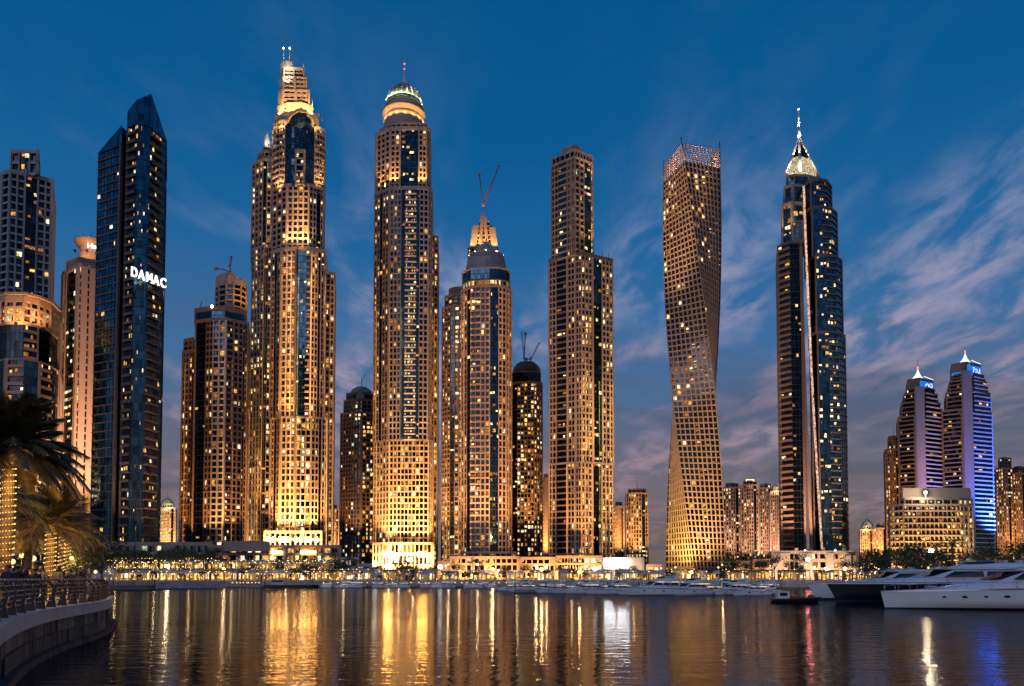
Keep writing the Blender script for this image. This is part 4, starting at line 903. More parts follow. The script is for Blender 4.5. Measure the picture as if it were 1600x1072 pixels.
# blue-topped twins
BLUE, VIOLET = (.06, .14, 1), (.55, .40, 1)
emblems = [[[(-.5, -.6), (-.7, 0), (-.35, .55), (.1, .2), (.0, -.5)], [(-.2, .3), (.3, -.1), (.75, -.7)], [(.7, .75), (.8, 0), (.75, -.6)], [(.3, .6), (.7, .7)]],
           [[(-.75, .6), (-.45, .75), (-.5, .2), (-.6, -.3), (-.4, -.7)], [(-.4, .3), (.1, .45), (.4, -.1), (.7, -.75)], [(.75, .7), (.85, 0), (.8, -.7)], [(-.1, -.1), (.1, -.6)]]]
for ti, (nm, lab, cx, Y, L) in enumerate((
    ('blue_topped_tower', 'shorter of the two blue-topped towers, brown left face, violet spine', 1438, 730, dict(l=1405, s0=1431, s1=1446, r=1473, steps=[(650, 0), (628, 3), (614, 7), (606, 11)], pt=592, pl=1418, pr=1458, apex=578, mast=560, py=700)),
    ('blue_topped_tower', 'taller of the two blue-topped towers, blue-lit right face, violet spine', 1512, 720, dict(l=1474, s0=1505, s1=1521, r=1552, steps=[(640, 0), (612, 4), (594, 9), (584, 13)], pt=567, pl=1487, pr=1532, apex=553, mast=540, py=700)))):
    T = Tower(nm, lab, cx, Y, 'stone_brown', 'glass_dark', 120, mix=(6, 2, 4, 0, .6, 0), fh=4.4)
    T.mats[1] = 'stone_violet'
    prev = None
    for y1, ins in L['steps']:
        bl = [(B_, 1, dict(n=4, p=.16 if ti == 0 else .20, d=1.0, rh=.8, div=0))]; br = [(B_, 1, dict(n=4, p=.05, d=1.0, rh=.7, m=4, sm=4, div=0, g='glass_blue'))]
        if prev is None: T.tier([(L['l'], 12, 740), (L['s0'], 2, 740)], 40, None, y1, [bl]); T.tier([(L['s1'], 2, 740), (L['r'], 13, 740)], 40, None, y1, [br], side=br)
        else: T.tier([(L['l'] + ins, 12, y1), (L['s0'], 3, y1)], 36, prev, y1, [bl]); T.tier([(L['s1'], 3, y1), (L['r'] - ins * 1.1, 13, y1)], 36, prev, y1, [br], side=br)
        prev = y1
    T.tier([(L['s0'], 0, 700), (L['s1'], 0, 700)], 30, None, L['pt'] + 14, [(S_, 1, dict(m=1, d=.2))], capm=1)
    pc = L['s0'] + 5
    T.tier([(L['pl'], 12, L['pt'] + 8), (pc, 4, L['pt'] + 8), (L['pr'], 14, L['pt'] + 8)], 24, L['steps'][-1][0], L['pt'], [[(S_, 1, dict(d=.1))], [(S_, 1, dict(d=.1))]], side=[(S_, 1, {})], capm=2)
    A, B = T.pt(pc + 1, 4, L['pt'] + 8), T.pt(L['pr'] - .5, 14, L['pt'] + 8); u = (B - A); LL = u.length; u /= LL; fr = (A, u, Vector((u.y, -u.x)))
    z0, z1 = T.z(L['steps'][-1][0] - 1), T.z(L['pt'] + 1); q = MB(); q.fbox(fr, 0, LL, .15, .6, z0, z1); lp = T.part('lit_panel', q, 'panel_blue', label='blue lit panel with white flowing emblem')
    for st in emblems[ti]:
        q = MB(); P3 = [Vector((A.x, A.y, 0)) + Vector((u.x, u.y, 0)) * (LL * (.62 + .34 * x)) + Vector((u.y, -u.x, 0)) * .8 + Vector((0, 0, (z0 + z1) / 2 + (z1 - z0) * .44 * y)) for x, y in st]
        q.path(P3, .30, 0, 6); T.part('emblem_stroke', q, 'crown_white', under=lp)
    A2, B2 = T.pt(L['pl'], 12, L['pt'] + 10), T.pt(pc - 6, 6, L['pt'] + 10); u2 = (B2 - A2); L2 = u2.length; u2 /= L2
    q = MB(); q.fbox((A2, u2, Vector((u2.y, -u2.x))), 0, L2, .2, .7, T.z(L['pt'] + 15), T.z(L['pt'] + 11)); T.part('lit_panel', q, 'panel_blue')
    T.dd = 10; a = T.pt(cx - 4, 12, L['apex']); q = MB(); zb_ = T.z(L['pt'] - 1)
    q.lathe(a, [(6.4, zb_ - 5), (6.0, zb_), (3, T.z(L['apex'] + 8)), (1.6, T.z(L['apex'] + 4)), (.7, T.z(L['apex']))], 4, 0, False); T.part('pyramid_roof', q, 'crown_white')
    q = MB(); q.bar(v3(a, T.z(L['apex'] + 1)), v3(a, T.z(L['apex'] - 6)), .6, 0, 6, .4); T.part('mast', q, 'lamp_red')
    q = MB(); q.bar(v3(a, T.z(L['apex'] - 6)), v3(a, T.z(L['mast'])), .25, 0, 6, .12); T.part('antenna', q, 'metal_dark')
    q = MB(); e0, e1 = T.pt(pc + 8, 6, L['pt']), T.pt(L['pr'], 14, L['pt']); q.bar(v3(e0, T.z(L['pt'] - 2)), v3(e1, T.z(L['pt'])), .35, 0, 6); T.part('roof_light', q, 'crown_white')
    T.dd = 0; pwr = (1.0, 1.6)[ti]
    T.flood(v3(T.pt(L['r'] + (3 if ti == 0 else 40), -12), 30), v3(T.pt(L['r'] - 8, 10), 110), (7e5 if ti == 0 else 1.7e6), 80, BLUE)
    
    T.flood(v3(T.pt((L['s0'] + L['s1']) / 2 + 4, -60), 50), v3(T.pt(L['s0'] + 6, 0), 140), .6e5, 30, VIOLET)
    T.flood(v3(T.pt(L['l'] - 2, -50), 40), v3(T.pt(L['l'] + 14, 8), 120), 2.2e5, 50, AMBER)
    T.done()

# background towers
def small_tower(name, label, x0, x1, top, Y, wall='stone_brown', g='glass_dark', n=4, p=.25, power=1.2e5, col=AMBER, crown=None, split=.45, step=6):
    T = Tower(name, label, (x0 + x1) / 2, Y, wall, g, 0, fh=4.2)
    xm = x0 + (x1 - x0) * split; ym = (top + 880) / 2
    T.tier([(x0, 8, ym), (xm, 0, ym), (x1, 5, ym)], 28, None, top + step, [[(W_, 1, dict(n=n, p=p, pw=.45))], [(W_, 2, dict(n=max(2, n - 1), p=p)), (G_, 1.2, dict(n=1, p=p)), (W_, 1, dict(n=1, p=p))]])
    T.tier([(x0 + 4, 9, top), (xm, 3, top), (x1 - 4, 8, top)], 18, top + step, top, [(W_, 1, dict(n=2, p=.1))])
    if crown == 'dome':
        a = T.pt((x0 + x1) / 2, 12, top); q = MB(); k = (x1 - x0) * Y / F * .42
        q.lathe(a, [(k, T.z(top + 1)), (k * .85, T.z(top - 5)), (k * .45, T.z(top - 9)), (.4, T.z(top - 13)), (.1, T.z(top - 20))], 16); T.part('dome', q, 'dome_grey')
        T.flood(v3(T.pt((x0 + x1) / 2, -10, top), T.z(top + 8)), v3(a, T.z(top - 8)), 2.5e4, 90, (1, .85, .35))
    elif crown == 'lamps':
        for f in (.35, .5, .65): a = T.pt(x0 + (x1 - x0) * f, 6, top); q = MB(); q.box(a.x - 1.6, a.x + 1.6, a.y - .5, a.y + .5, T.z(top - 1), T.z(top - 4)); T.part('roof_sign', q, 'lamp_warm')
    elif crown == 'mast':
        a = T.pt((x0 + x1) / 2, 8, top); q = MB(); q.bar(v3(a, T.z(top)), v3(a, T.z(top - 20)), .35, 0, 4, .15); T.part('mast', q, 'crane_paint')
    T.flood(v3(T.pt((x0 + x1) / 2, -30), 24), v3(T.pt((x0 + x1) / 2, 2), 60), power, 80, col)
    T.done(); return T
small_tower('distant_tower', 'small distant tower with glowing pale crown right of the dark blue glass tower', 249, 274, 788, 900, 'stone_warm', 'glass_dark', 4, .55, 5e5, GOLD, 'dome')
small_tower('distant_tower', 'tiny distant tower in the gap left of the short dark brown tower', 514, 530, 790, 950, 'stone_warm', 'glass_dark', 3, .5, 5e5, AMBER)
small_tower('distant_tower', 'sliver of distant orange-lit tower left of the setback tower', 846, 860, 742, 800, 'stone_warm', 'glass_dark', 3, .5, 5e5, AMBER)
small_tower('distant_tower', 'small tower with spiky mast between setback and twisted towers', 978, 1013, 765, 760, 'stone_warm', 'glass_blue', 4, .3, 2.2e5, AMBER, 'mast')
small_tower('distant_tower', 'low stepped tower hugging the right side of the setback tower', 958, 976, 786, 720, 'stone_warm', 'glass_dark', 3, .3, 3e5, AMBER)
small_tower('distant_tower', 'flat-topped dark tower touching the twisted tower on its right', 1130, 1158, 756, 820, 'stone_pink', 'glass_dark', 4, .25, 1.3e5, PINK)
small_tower('distant_tower', 'mid tower with bright roof sign between twisted and spired towers', 1158, 1186, 752, 860, 'stone_pink', 'glass_blue', 4, .2, 1.3e5, PINK, 'lamps')
small_tower('distant_tower', 'plain brick-toned tower right of the roof sign tower', 1184, 1208, 757, 880, 'stone_pink', 'glass_dark', 4, .2, 1.6e5, PINK)
small_tower('distant_tower', 'pink tower with golden domed top beside the spired tower', 1204, 1226, 762, 840, 'stone_pink', 'glass_dark', 4, .15, 2.6e5, PINK, 'dome')
small_tower('distant_tower', 'tiny golden-crowned tower right of the spired tower', 1344, 1366, 822, 1000, 'stone_warm', 'glass_dark', 3, .3, 5e5, AMBER, 'dome')
small_tower('distant_tower', 'tiny orange-lit block right of the golden-crowned tower', 1366, 1386, 820, 1050, 'stone_warm', 'glass_dark', 3, .4, 6e5, AMBER)
small_tower('distant_tower', 'narrow teal-topped tower left of the shorter blue-topped tower', 1384, 1408, 682, 760, 'stone_brown', 'glass_teal', 4, .25, 3e5, AMBER, 'mast', step=20)
small_tower('distant_tower', 'stepped apartment tower at the frame edge beyond the taller blue-topped tower', 1557, 1584, 716, 820, 'stone_brown', 'glass_dark', 4, .35, 2.5e5, AMBER, step=16)
small_tower('distant_tower', 'rightmost tower, cut by the frame edge', 1580, 1606, 730, 830, 'stone_brown', 'glass_dark', 4, .3, 2.5e5, AMBER, step=10)

# ------------------------------------------------------------------ podiums and low buildings
def block(name, label, x0, x1, ytop, Y, depth=30, wall='stone_pink', bays=None, fh=4.2, floods=(), col=AMBER, power=2e4, gz=2.0, single=0, cat='building', g='glass_dark', par=1.0, mix=(5, 3, 4, .5, 2, 0)):
    T = Tower(name, label, (x0 + x1) / 2, Y, wall, g, single, fh=fh, cat=cat, gz=gz, mix=mix)
    T.tier([(x0, 0, 875), (x1, 0, 875)], depth, None, ytop, bays or [(W_, 1, dict(p=.3, pw=.35, sp=.45))], parapet=par)
    for px in floods: T.flood(v3(T.pt(px, -9), gz + 1.2), v3(T.pt(px, 0), gz + 9), power * .4, 130, col)
    return T
T = block('podium', 'long pale terrace wall below the dark blue glass tower', 160, 330, 851, 285, 25, 'stone_pink', [(W_, 5, dict(n=20, p=.10, pw=.3, sp=.55)), (S_, 1, {}), (W_, 3, dict(n=10, p=.1, pw=.3, sp=.5))], floods=(190, 250, 310), col=PINK, power=1.4e4); T.done()
T = block('podium', 'pink three-storey podium below the gold tower', 300, 532, 855, 330, 26, 'stone_pink', [(W_, 6, dict(n=9, p=.35, pw=.22, sp=.5)), (S_, .4, {}), (W_, 6, dict(n=9, p=.4, pw=.22, sp=.5)), (S_, .4, {}), (W_, 7, dict(n=12, p=.45, pw=.3, sp=.45)), (S_, .3, {})], floods=(320, 360, 400, 440, 480, 515), col=PINK, power=1.6e4)
T.tier([(350, -4, 865), (420, -4, 865)], 8, 862, 851, [(S_, 1, {})], side=[(S_, 1, {})])
for px in (426, 432, 438, 472, 478, 484, 490):
    q = MB(); a = T.pt(px, -.9, 862); q.box(a.x - .6, a.x + .6, a.y, a.y + .3, T.z(865), T.z(861)); T.part('lit_window', q, 'lobby_glow')
T.done()
T = block('podium', 'low white terrace block between the gold and domed towers', 528, 560, 874, 320, 20, 'stone_pale', [(W_, 1, dict(n=6, p=.3, sp=.5))], floods=(545,), col=WHITE, power=6e3); T.done()
T = block('podium', 'amber arcaded podium below the small-domed tower', 703, 812, 872, 410, 30, 'stone_warm', [(W_, 1, dict(n=6, p=.3, pw=.45, sp=.45)), (S_, .1, {}), (W_, 2, dict(n=13, p=.35, pw=.4, sp=.45)), (S_, .1, {})], floods=(715, 735, 755, 775, 800), power=3.4e4, fh=4)
T.tier([(722, 3, 868), (808, 3, 868)], 22, 872, 864, [(W_, 1, dict(n=14, p=.3, pw=.4))], parapet=.8); T.done()
T = block('podium', 'small amber podium right of the arcaded one', 813, 868, 873, 400, 28, 'stone_warm', [(W_, 1, dict(n=12, p=.4, pw=.35, sp=.45))], floods=(825, 845, 862), power=3e4, fh=4); T.done()
T = block('podium', 'banded gold podium left of the white screen building', 869, 942, 871, 395, 28, 'stone_warm', [(B_, 3, dict(n=10, p=.5, d=.8, div=1)), (W_, 2, dict(n=8, p=.5, pw=.3))], floods=(880, 905, 930), power=4e4, fh=4.4); T.done()
T = block('screen_building', 'stone block with glaring white screen on its front', 942, 1006, 873, 335, 24, 'stone_warm', [(S_, 1, dict(d=.1))], floods=(960, 992), col=WHITE, power=1.2e4, par=.6)
A, B = T.pt(944, -.8, 880), T.pt(982, -.8, 880); u = (B - A).normalized(); fr = (A, u, Vector((u.y, -u.x)))
q = MB(); q.fbox(fr, 0, (B - A).length, .0, .5, T.z(884), T.z(874.5)); T.part('led_screen', q, 'led_white')
q = MB(); q.fbox(fr, 0, (B - A).length, .0, .9, T.z(889.5), T.z(887.5)); T.part('lit_fascia', q, 'shop_white')
for i in range(9):
    q = MB(); q.fbox(fr, i * 1.35, i * 1.35 + .3, -.3, .7, 2, T.z(889.7)); T.part('shopfront_post', q, 'stone_warm')
T.done()
T = block('podium', 'cream podium with lit windows below the spired tower', 1205, 1340, 864, 335, 26, 'stone_pink', [(S_, 6, {}), (W_, 3, dict(n=4, p=.0, pw=.2)), (S_, 4, {}), (W_, 5, dict(n=6, p=.35, pw=.4, sp=.5)), (S_, 2, {}), (W_, 4, dict(n=4, p=.4, sp=.5)), (S_, 4, {})], floods=(1215, 1250, 1280, 1320), power=2.2e4, col=(1, .66, .36))
for px in (1258, 1305):
    q = MB(); a = T.pt(px, 1, 862); q.bar(v3(a, T.z(864)), v3(a, T.z(861)), .1); q.ball(v3(a, T.z(860.5)), .45); T.part('roof_lamp', q, 'lamp_white')
T.done()
for nm, x0_, x1_, yt_, Y_, wl_ in (('two-storey pale waterfront building left of the domed tower base', 556, 580, 884, 300, 'stone_pale'), ('low cream waterfront building right of the domed tower base', 684, 702, 880, 310, 'stone_pink'), ('low lit block before the distant pink towers', 1140, 1172, 880, 320, 'stone_warm'), ('narrow lit block left of the cream podium', 1176, 1203, 877, 330, 'stone_pink'), ('low lit block between the screen building and the twisted tower', 1010, 1034, 885, 330, 'stone_warm')):
    T = block('waterfront_building', nm, x0_, x1_, yt_, Y_, 16, wl_, [(W_, 1, dict(n=5, p=.5, pw=.35, sp=.5))], floods=((x0_ + x1_) / 2,), power=1.6e4, fh=3.4); T.done()
T = Tower('hotel_building', 'low yellow-lit hotel with banded balconies before the blue-topped towers', 1455, 430, 'stone_pink', 'glass_brown', 120, fh=3.6, cat='building', mix=(6, 2, 3, 2, 3, 0))
hb = [(B_, 1, dict(n=7, p=.34, d=1.0, rh=.7, div=1))]
T.tier([(1392, 6, 820), (1412, 0, 820), (1500, 0, 820), (1521, 6, 820)], 30, None, 790, [[(B_, 1, dict(n=3, p=.4))], [(B_, 1, dict(n=13, p=.34, d=1.0, rh=.5))], [(W_, 1, dict(n=3, p=.7, pw=.3))]], parapet=1)
T.tier([(1412, 2, 780), (1498, 2, 780), (1520, 7, 780)], 24, 790, 780, [hb, [(W_, 1, dict(n=3, p=.7))]], parapet=1)
T.tier([(1410, 8, 772), (1516, 8, 772)], 18, 780, 766, [(S_, 1, {})], side=[(S_, 1, {})])
a = T.pt(1446, -1, 770); q = MB(); q.bar(v3(a, T.z(780)), v3(a, T.z(772)), .12); q.ball(v3(a, T.z(770)), .9); T.part('roof_lamp', q, 'lamp_white'); T.glow(v3(T.pt(1446, -5, 770), T.z(771)), 1.2e4, (1, .75, .45))
for px in (1400, 1430, 1465, 1500): T.flood(v3(T.pt(px, -14), 6), v3(T.pt(px, 0), 22), 4.5e4, 120, (1, .58, .14))
T.done()
# ------------------------------------------------------------------ labels told apart by neighbourhood and order
ZONES = [(165, 'beside the lit palms'), (280, 'below the dark blue glass tower'), (390, 'below the dark stepped tower'), (460, 'below the left half of the gold tower'), (530, 'below the right half of the gold tower'), (583, 'below the short dark brown tower'),
         (690, 'below the tall domed tower'), (760, 'below the left half of the small-domed tower'), (850, 'below the brown octagonal tower'), (942, 'below the setback tower'), (1010, 'before the white screen building'),
         (1085, 'below the left face of the twisted tower'), (1140, 'below the right face of the twisted tower'), (1215, 'below the distant pink towers'), (1335, 'below the spired tower'), (1440, 'before the yellow-lit hotel'), (3000, 'below the blue-topped towers')]
PENDING = []
def pend(o, what, kind, pos, cat, group, zone=None):
    px = 800 + F * pos[0] / pos[1]
    z = zone or next(t for lim, t in ZONES if px <= lim)
    PENDING.append((o, what, kind, px, cat, group, z))
ORD = ['first', 'second', 'third', 'fourth', 'fifth', 'sixth', 'seventh', 'eighth', 'ninth', 'tenth', 'eleventh', 'twelfth', 'thirteenth', 'fourteenth', 'fifteenth', 'sixteenth', 'seventeenth', 'eighteenth', 'nineteenth', 'twentieth', 'twenty-first', 'twenty-second', 'twenty-third', 'twenty-fourth', 'twenty-fifth', 'twenty-sixth', 'twenty-seventh', 'twenty-eighth', 'twenty-ninth', 'thirtieth']
def flush_labels():
    d = {}
    for r in PENDING: d.setdefault((r[1], r[6]), []).append(r)
    for (what, z), rs in d.items():
        rs.sort(key=lambda r: r[3])
        for i, r in enumerate(rs):
            what = r[1]; lab = f'{what} {z}' if len(rs) == 1 else (f'{what}, {ORD[i]} from left {z}' if i < 30 else f'{what}, far along the row {z}')
            tag(r[0], lab, r[4], r[5])

# ------------------------------------------------------------------ vegetation
mat('leaf', (.055, .085, .03), .6, var=.45, vscale=1.5); mat('leaf_dark', (.035, .06, .025), .6, var=.4, vscale=1.5); mat('palm_leaf', (.17, .13, .05), .55, var=.4, vscale=3)
mat('bark', (.12, .085, .06), .9, var=.4, vscale=4, bump=.03, bscale=8)
def tree_proto(seed, h, r, nleaf=750):
    rnd = random.Random(seed); rt = root('shore_tree', (0, 0, 0))
    q = MB(); top = h * .55
    q.bar((0, 0, 0), (.1, .05, top), .16, 0, 7, .10)
    lim = []
    for i in range(6):
        a = i * 1.05 + rnd.random(); e = Vector((math.cos(a) * r * .6, math.sin(a) * r * .6, top + rnd.uniform(.1, .34) * h)); lim.append(e)
        q.bar((.05, .03, top * rnd.uniform(.6, .95)), e, .07, 0, 5, .03)
    q.build('trunk', 'bark', rt)
    q = MB()
    clumps = [(e + Vector((rnd.gauss(0, .2), rnd.gauss(0, .2), rnd.gauss(0, .2))), rnd.uniform(.35, .6) * r) for e in lim] + [(Vector((rnd.gauss(0, .25 * r), rnd.gauss(0, .25 * r), h * rnd.uniform(.68, .92))), rnd.uniform(.3, .55) * r) for _ in range(7)]
    for i in range(nleaf):
        c, cr = rnd.choice(clumps)
        d = Vector((rnd.gauss(0, 1), rnd.gauss(0, 1), rnd.gauss(0, 1))).normalized() * cr * rnd.random() ** .45
        p = c + d; s = rnd.uniform(.10, .24)
        ax = Vector((rnd.gauss(0, 1), rnd.gauss(0, 1), rnd.gauss(0, .6))).normalized(); bx = ax.cross(Vector((rnd.gauss(0, 1), rnd.gauss(0, 1), rnd.gauss(0, 1)))).normalized()
        q.add([tuple(p - ax * s), tuple(p + bx * s * .6), tuple(p + ax * s), tuple(p - bx * s * .6)], [(0, 1, 2, 3)], rnd.randint(0, 1))
    q.build('crown', ['leaf', 'leaf_dark'], rt, kind='stuff')
    return rt
def frond(q, L, droop, nl, wl, rnd, m=0):
    """one palm frond along +x: arching rachis with two rows of leaflets"""
    pts = []
    for i in range(9):
        f = i / 8; pts.append(Vector((L * f * (1 - .12 * f), 0, L * (.42 * f - droop * f * f))))
    q.path(pts, .022 * L / 2, m, 3)
    for i in range(nl):
        f = .12 + .86 * i / nl; k = min(7, int(f * 8)); p = pts[k].lerp(pts[k + 1], f * 8 - k); t = (pts[k + 1] - pts[k]).normalized()
        ln = wl * math.sin(math.pi * (.18 + .74 * f)) * rnd.uniform(.85, 1.1)
        for s in (-1, 1):
            d = (t * .75 + Vector((0, s, 0)) * .8 + Vector((0, 0, -.28 - .3 * rnd.random()))).normalized()
            w = t * .019 * L / 2 * 1.5
            q.add([tuple(p - w), tuple(p + w), tuple(p + d * ln)], [(0, 1, 2)], m)
def palm_proto(seed, h, L, nf=26, nl=16):
    rnd = random.Random(seed); rt = root('palm_tree', (0, 0, 0)); q = MB()
    q.bar((0, 0, 0), (.12, 0, h * .5), .24, 0, 8, .19); q.bar((.12, 0, h * .5), (.05, 0, h), .19, 0, 8, .24); q.build('trunk', 'bark', rt)
    q = MB()
    for i in range(nf):
        t = MB(); frond(t, L * rnd.uniform(.8, 1.05), rnd.uniform(.35, .95), nl, L * .28, rnd)
        mx = Matrix.Translation((.05, 0, h)) @ Matrix.Rotation(i * 2.4 + rnd.random() * .3, 4, 'Z') @ Matrix.Rotation(-rnd.uniform(-.5, .9), 4, 'Y')
        q.add([tuple(mx @ Vector(v)) for v in t.v], t.f)
    q.build('crown', 'palm_leaf', rt, kind='stuff'); return rt
TREES = [tree_proto(1, 6, 2.6), tree_proto(2, 5, 2.2), tree_proto(3, 7, 3.0), tree_proto(4, 4.2, 2.4)]
PALMS = [palm_proto(5, 6.5, 2.6), palm_proto(6, 8, 2.8)]
used = set()
def plant(protos, px, Y, z, scale, what='leafy tree', group='trees along the shore', cat='tree'):
    i = random.randrange(len(protos)); pr = protos[i]
    o = pr if id(pr) not in used else copy_tree(pr)
    used.add(id(pr))
    p = XY(px, Y); o.location = (p.x, p.y, z); o.rotation_euler.z = random.uniform(0, 6.28); s = scale * random.uniform(.85, 1.15); o.scale = (s * random.uniform(.9, 1.25), s * random.uniform(.9, 1.2), s)
    pend(o, what, 'tree', (p.x, p.y), cat, group)
# upper terrace on the left shore
terr = [(-300, 264), (-60, 264), (-48, 270), (-48, 330), (-300, 330)]
m = MB(); m.prism(terr, 1.9, 6.2); m.build('terrace', 'quay_stone', kind='structure')
for i in range(26): plant(TREES, 172 + i * 6.6 + random.uniform(-3, 3), random.uniform(266, 276), 6.2, random.uniform(.85, 1.25), 'dark tree on the terrace', 'trees on the terrace')
for i in range(34): plant(TREES, random.uniform(335, 700), random.uniform(262, 300), 2, random.uniform(.8, 1.15), 'round tree on the shore')
for i in range(14): plant(TREES, random.uniform(700, 1010), random.uniform(275, 300), 2, random.uniform(.7, 1.0), 'round tree on the shore')
for i in range(18): plant(TREES, random.uniform(1130, 1350), random.uniform(255, 300), 2, random.uniform(.8, 1.3), 'round tree on the shore')
for i in range(30): plant(TREES, random.uniform(1345, 1640), random.uniform(160, 260), 2, random.uniform(.9, 1.5), 'round tree on the near bank', 'trees on the near bank')
for i in range(9): plant(PALMS, 1330 + i * 33 + random.uniform(-9, 9), random.uniform(170, 240), 2, random.uniform(.9, 1.2), 'palm on the near bank', 'palms on the near bank', 'palm tree')
for i in range(30): plant(TREES, 180 + i * 34 + random.uniform(-14, 14), random.uniform(242.5, 246), 2, random.uniform(.45, .7), 'small quayside tree', 'small trees on the quay')
for i in range(8): plant(PALMS, random.uniform(380, 760), random.uniform(258, 290), 2, random.uniform(.9, 1.1), 'palm on the shore', 'palms along the shore', 'palm tree')

# ------------------------------------------------------------------ shore pavilions, lamps, parasols
mat('awning', (.55, .50, .45), .8); mat('canvas', (.62, .60, .62), .8, var=.05); mat('timber', (.20, .12, .07), .7)
def pavilion(px, Y, wpx, z, h, lit, what):
    a, b = XY(px, Y), XY(px + wpx, Y); w = b.x - a.x; rt = root('pavilion', ((a.x + b.x) / 2, Y, z))
    x0, x1 = a.x, b.x; n = max(2, round(w / 2.6)); c = w / n
    q = MB(); q.box(x0, x1, Y + 3.2, Y + 6.5, z, z + h, 0); q.build('back_wall', 'stone_warm', rt)
    q = MB(); q.box(x0 - .4, x1 + .4, Y - .8, Y + 6.6, z + h, z + h + .35); q.build('roof', 'roof_dark' if random.random() < .4 else 'stone_warm', rt)
    for i in range(n + 1):
        q = MB(); x = x0 + i * c; q.box(x - .16, x + .16, Y - .3, Y + .05, z, z + h); q.build('column', 'stone_warm', rt)
    for i in range(n):
        for _k in range(2 if random.random() < .8 else 0):
            q = MB(); x = x0 + i * c; hh = random.uniform(.35, .85); xa = x + .25 + _k * c * .48; q.box(xa, xa + c * random.uniform(.2, .4), Y + 3.05, Y + 3.18, z + .3 + random.random() * .8, z + .9 + (h - 1.1) * hh); q.build('lit_shopfront', random.choice(lit), rt)
    if random.random() < .6:
        q = MB(); q.hexa([(x0, Y - 2.4, z + h * .68), (x1, Y - 2.4, z + h * .68), (x1, Y - .8, z + h * .95), (x0, Y - .8, z + h * .95), (x0, Y - 2.4, z + h * .71), (x1, Y - 2.4, z + h * .71), (x1, Y - .8, z + h), (x0, Y - .8, z + h)]); q.build('awning', 'awning', rt)
    l = bpy.data.lights.new('shop_glow', 'AREA'); l.shape = 'RECTANGLE'; l.size = w * .8; l.size_y = 1.2; l.energy = 30 * w; l.color = (1, .62, .25)
    o = bpy.data.objects.new('shop_glow', l); link(o, rt); o.location = (0, 1.2, h - .15)
    pend(rt, what, 'pavilion', ((a.x + b.x) / 2, Y), 'pavilion', 'lit pavilions along the waterfront')
GOLDS = ['shop_gold', 'shop_gold', 'shop_white', 'lit_warm', 'lit_gold']
x = 168.0
while x < 505: w = random.uniform(28, 46); pavilion(x, 248, w - 3, 2, 3.6, GOLDS, 'gold-lit waterfront pavilion'); x += w
x = 175.0
while x < 500:
    w = random.uniform(26, 40)
    pavilion(x, 280 if x > 530 else 279, w - 4, 6.2 if x < 525 else 2, 3.2, GOLDS, 'upper-terrace lit pavilion'); x += w
x = 512.0
while x < 1180: w = random.uniform(26, 48); pavilion(x, random.choice((250, 254, 262)), w - 4, 2, random.uniform(3.0, 4.2), GOLDS + ['shop_white'], 'low lit waterfront pavilion'); x += w + random.choice((0, 6, 14))
x = 1180.0
while x < 1600: w = random.uniform(30, 50); pavilion(x, random.choice((262, 270)), w - 4, 2, 3.6, GOLDS, 'lit pavilion among trees'); x += w + random.choice((4, 14))
lampM = {}
def street_lamp(px, Y, z, h, what, bulb='lamp_warm', light=0, r=.2):
    p = XY(px, Y); rt = root('street_lamp', (p.x, p.y, z))
    k = (bulb, round(h, 1), r)
    if k not in lampM:
        q = MB(); q.bar((0, 0, 0), (0, 0, h - .25), .07, 0, 5, .05); q.bar((0, 0, 0), (0, 0, .4), .14, 0, 6, .1); a = q.mesh('post', ['metal_dark'])
        q = MB(); q.ball((0, 0, h), r, 0, 8); lampM[k] = (a, q.mesh('globe', [bulb]))
    for nm, me in zip(('post', 'globe'), lampM[k]): link(bpy.data.objects.new(nm, me), rt)
    if light:
        l = bpy.data.lights.new('lamp_glow', 'POINT'); l.energy = light; l.color = (1, .66, .3); l.shadow_soft_size = .3; o = bpy.data.objects.new('lamp_glow', l); link(o, rt); o.location = (0, -.5, h)
    pend(rt, what, 'lamp', (p.x, p.y), 'street lamp', 'street lamps along the shore')
for i in range(34):
    px = 175 + i * 30 + random.uniform(-5, 5); street_lamp(px, 241, 2.08, 3.0, 'quayside globe lamp', light=350 if i % 3 == 0 else 0)
for i in range(22): street_lamp(180 + i * 15 + random.uniform(-4, 4), 266, 6.2, random.choice((2.2, 3.0)), 'terrace globe lamp', light=300 if i % 4 == 0 else 0)
for i in range(26): street_lamp(random.uniform(520, 1330), random.uniform(270, 310), 2, random.choice((4.0, 5.0, 6.0)), 'tall shore lamp', random.choice(('lamp_warm', 'lamp_warm', 'lamp_white')), light=900 if i % 2 else 0, r=.38)
for i in range(26): street_lamp(1345 + i * 10.5, random.uniform(140, 230), 2, random.choice((3.0, 4.0)), 'bank lamp', light=420 if i % 3 == 0 else 0)
for px, Y, h, b, r in ((1262, 240, 7.0, 'lamp_pink', .7), (1455, 190, 8.0, 'lamp_strong', .6), (688, 262, 5, 'lamp_white', .8), (263, 252, 5, 'lamp_strong', .55), (350, 252, 4, 'lamp_strong', .45), (930, 262, 4, 'lamp_white', .9), (1290, 240, 4, 'flood_bank', .45), (1320, 240, 4, 'flood_bank', .45), (1505, 190, 4, 'flood_bank', .3), (770, 258, 4, 'flood_bank', .4), (846, 258, 4, 'flood_bank', .5), (905, 258, 3, 'flood_bank', .4), (1080, 258, 3, 'flood_bank', .4), (586, 262, 6, 'lamp_white', .9)):
    street_lamp(px, Y, 2, h, 'large bright floodlamp' if b != 'lamp_pink' else 'glowing pink-red lamp', b, light=1500, r=r)
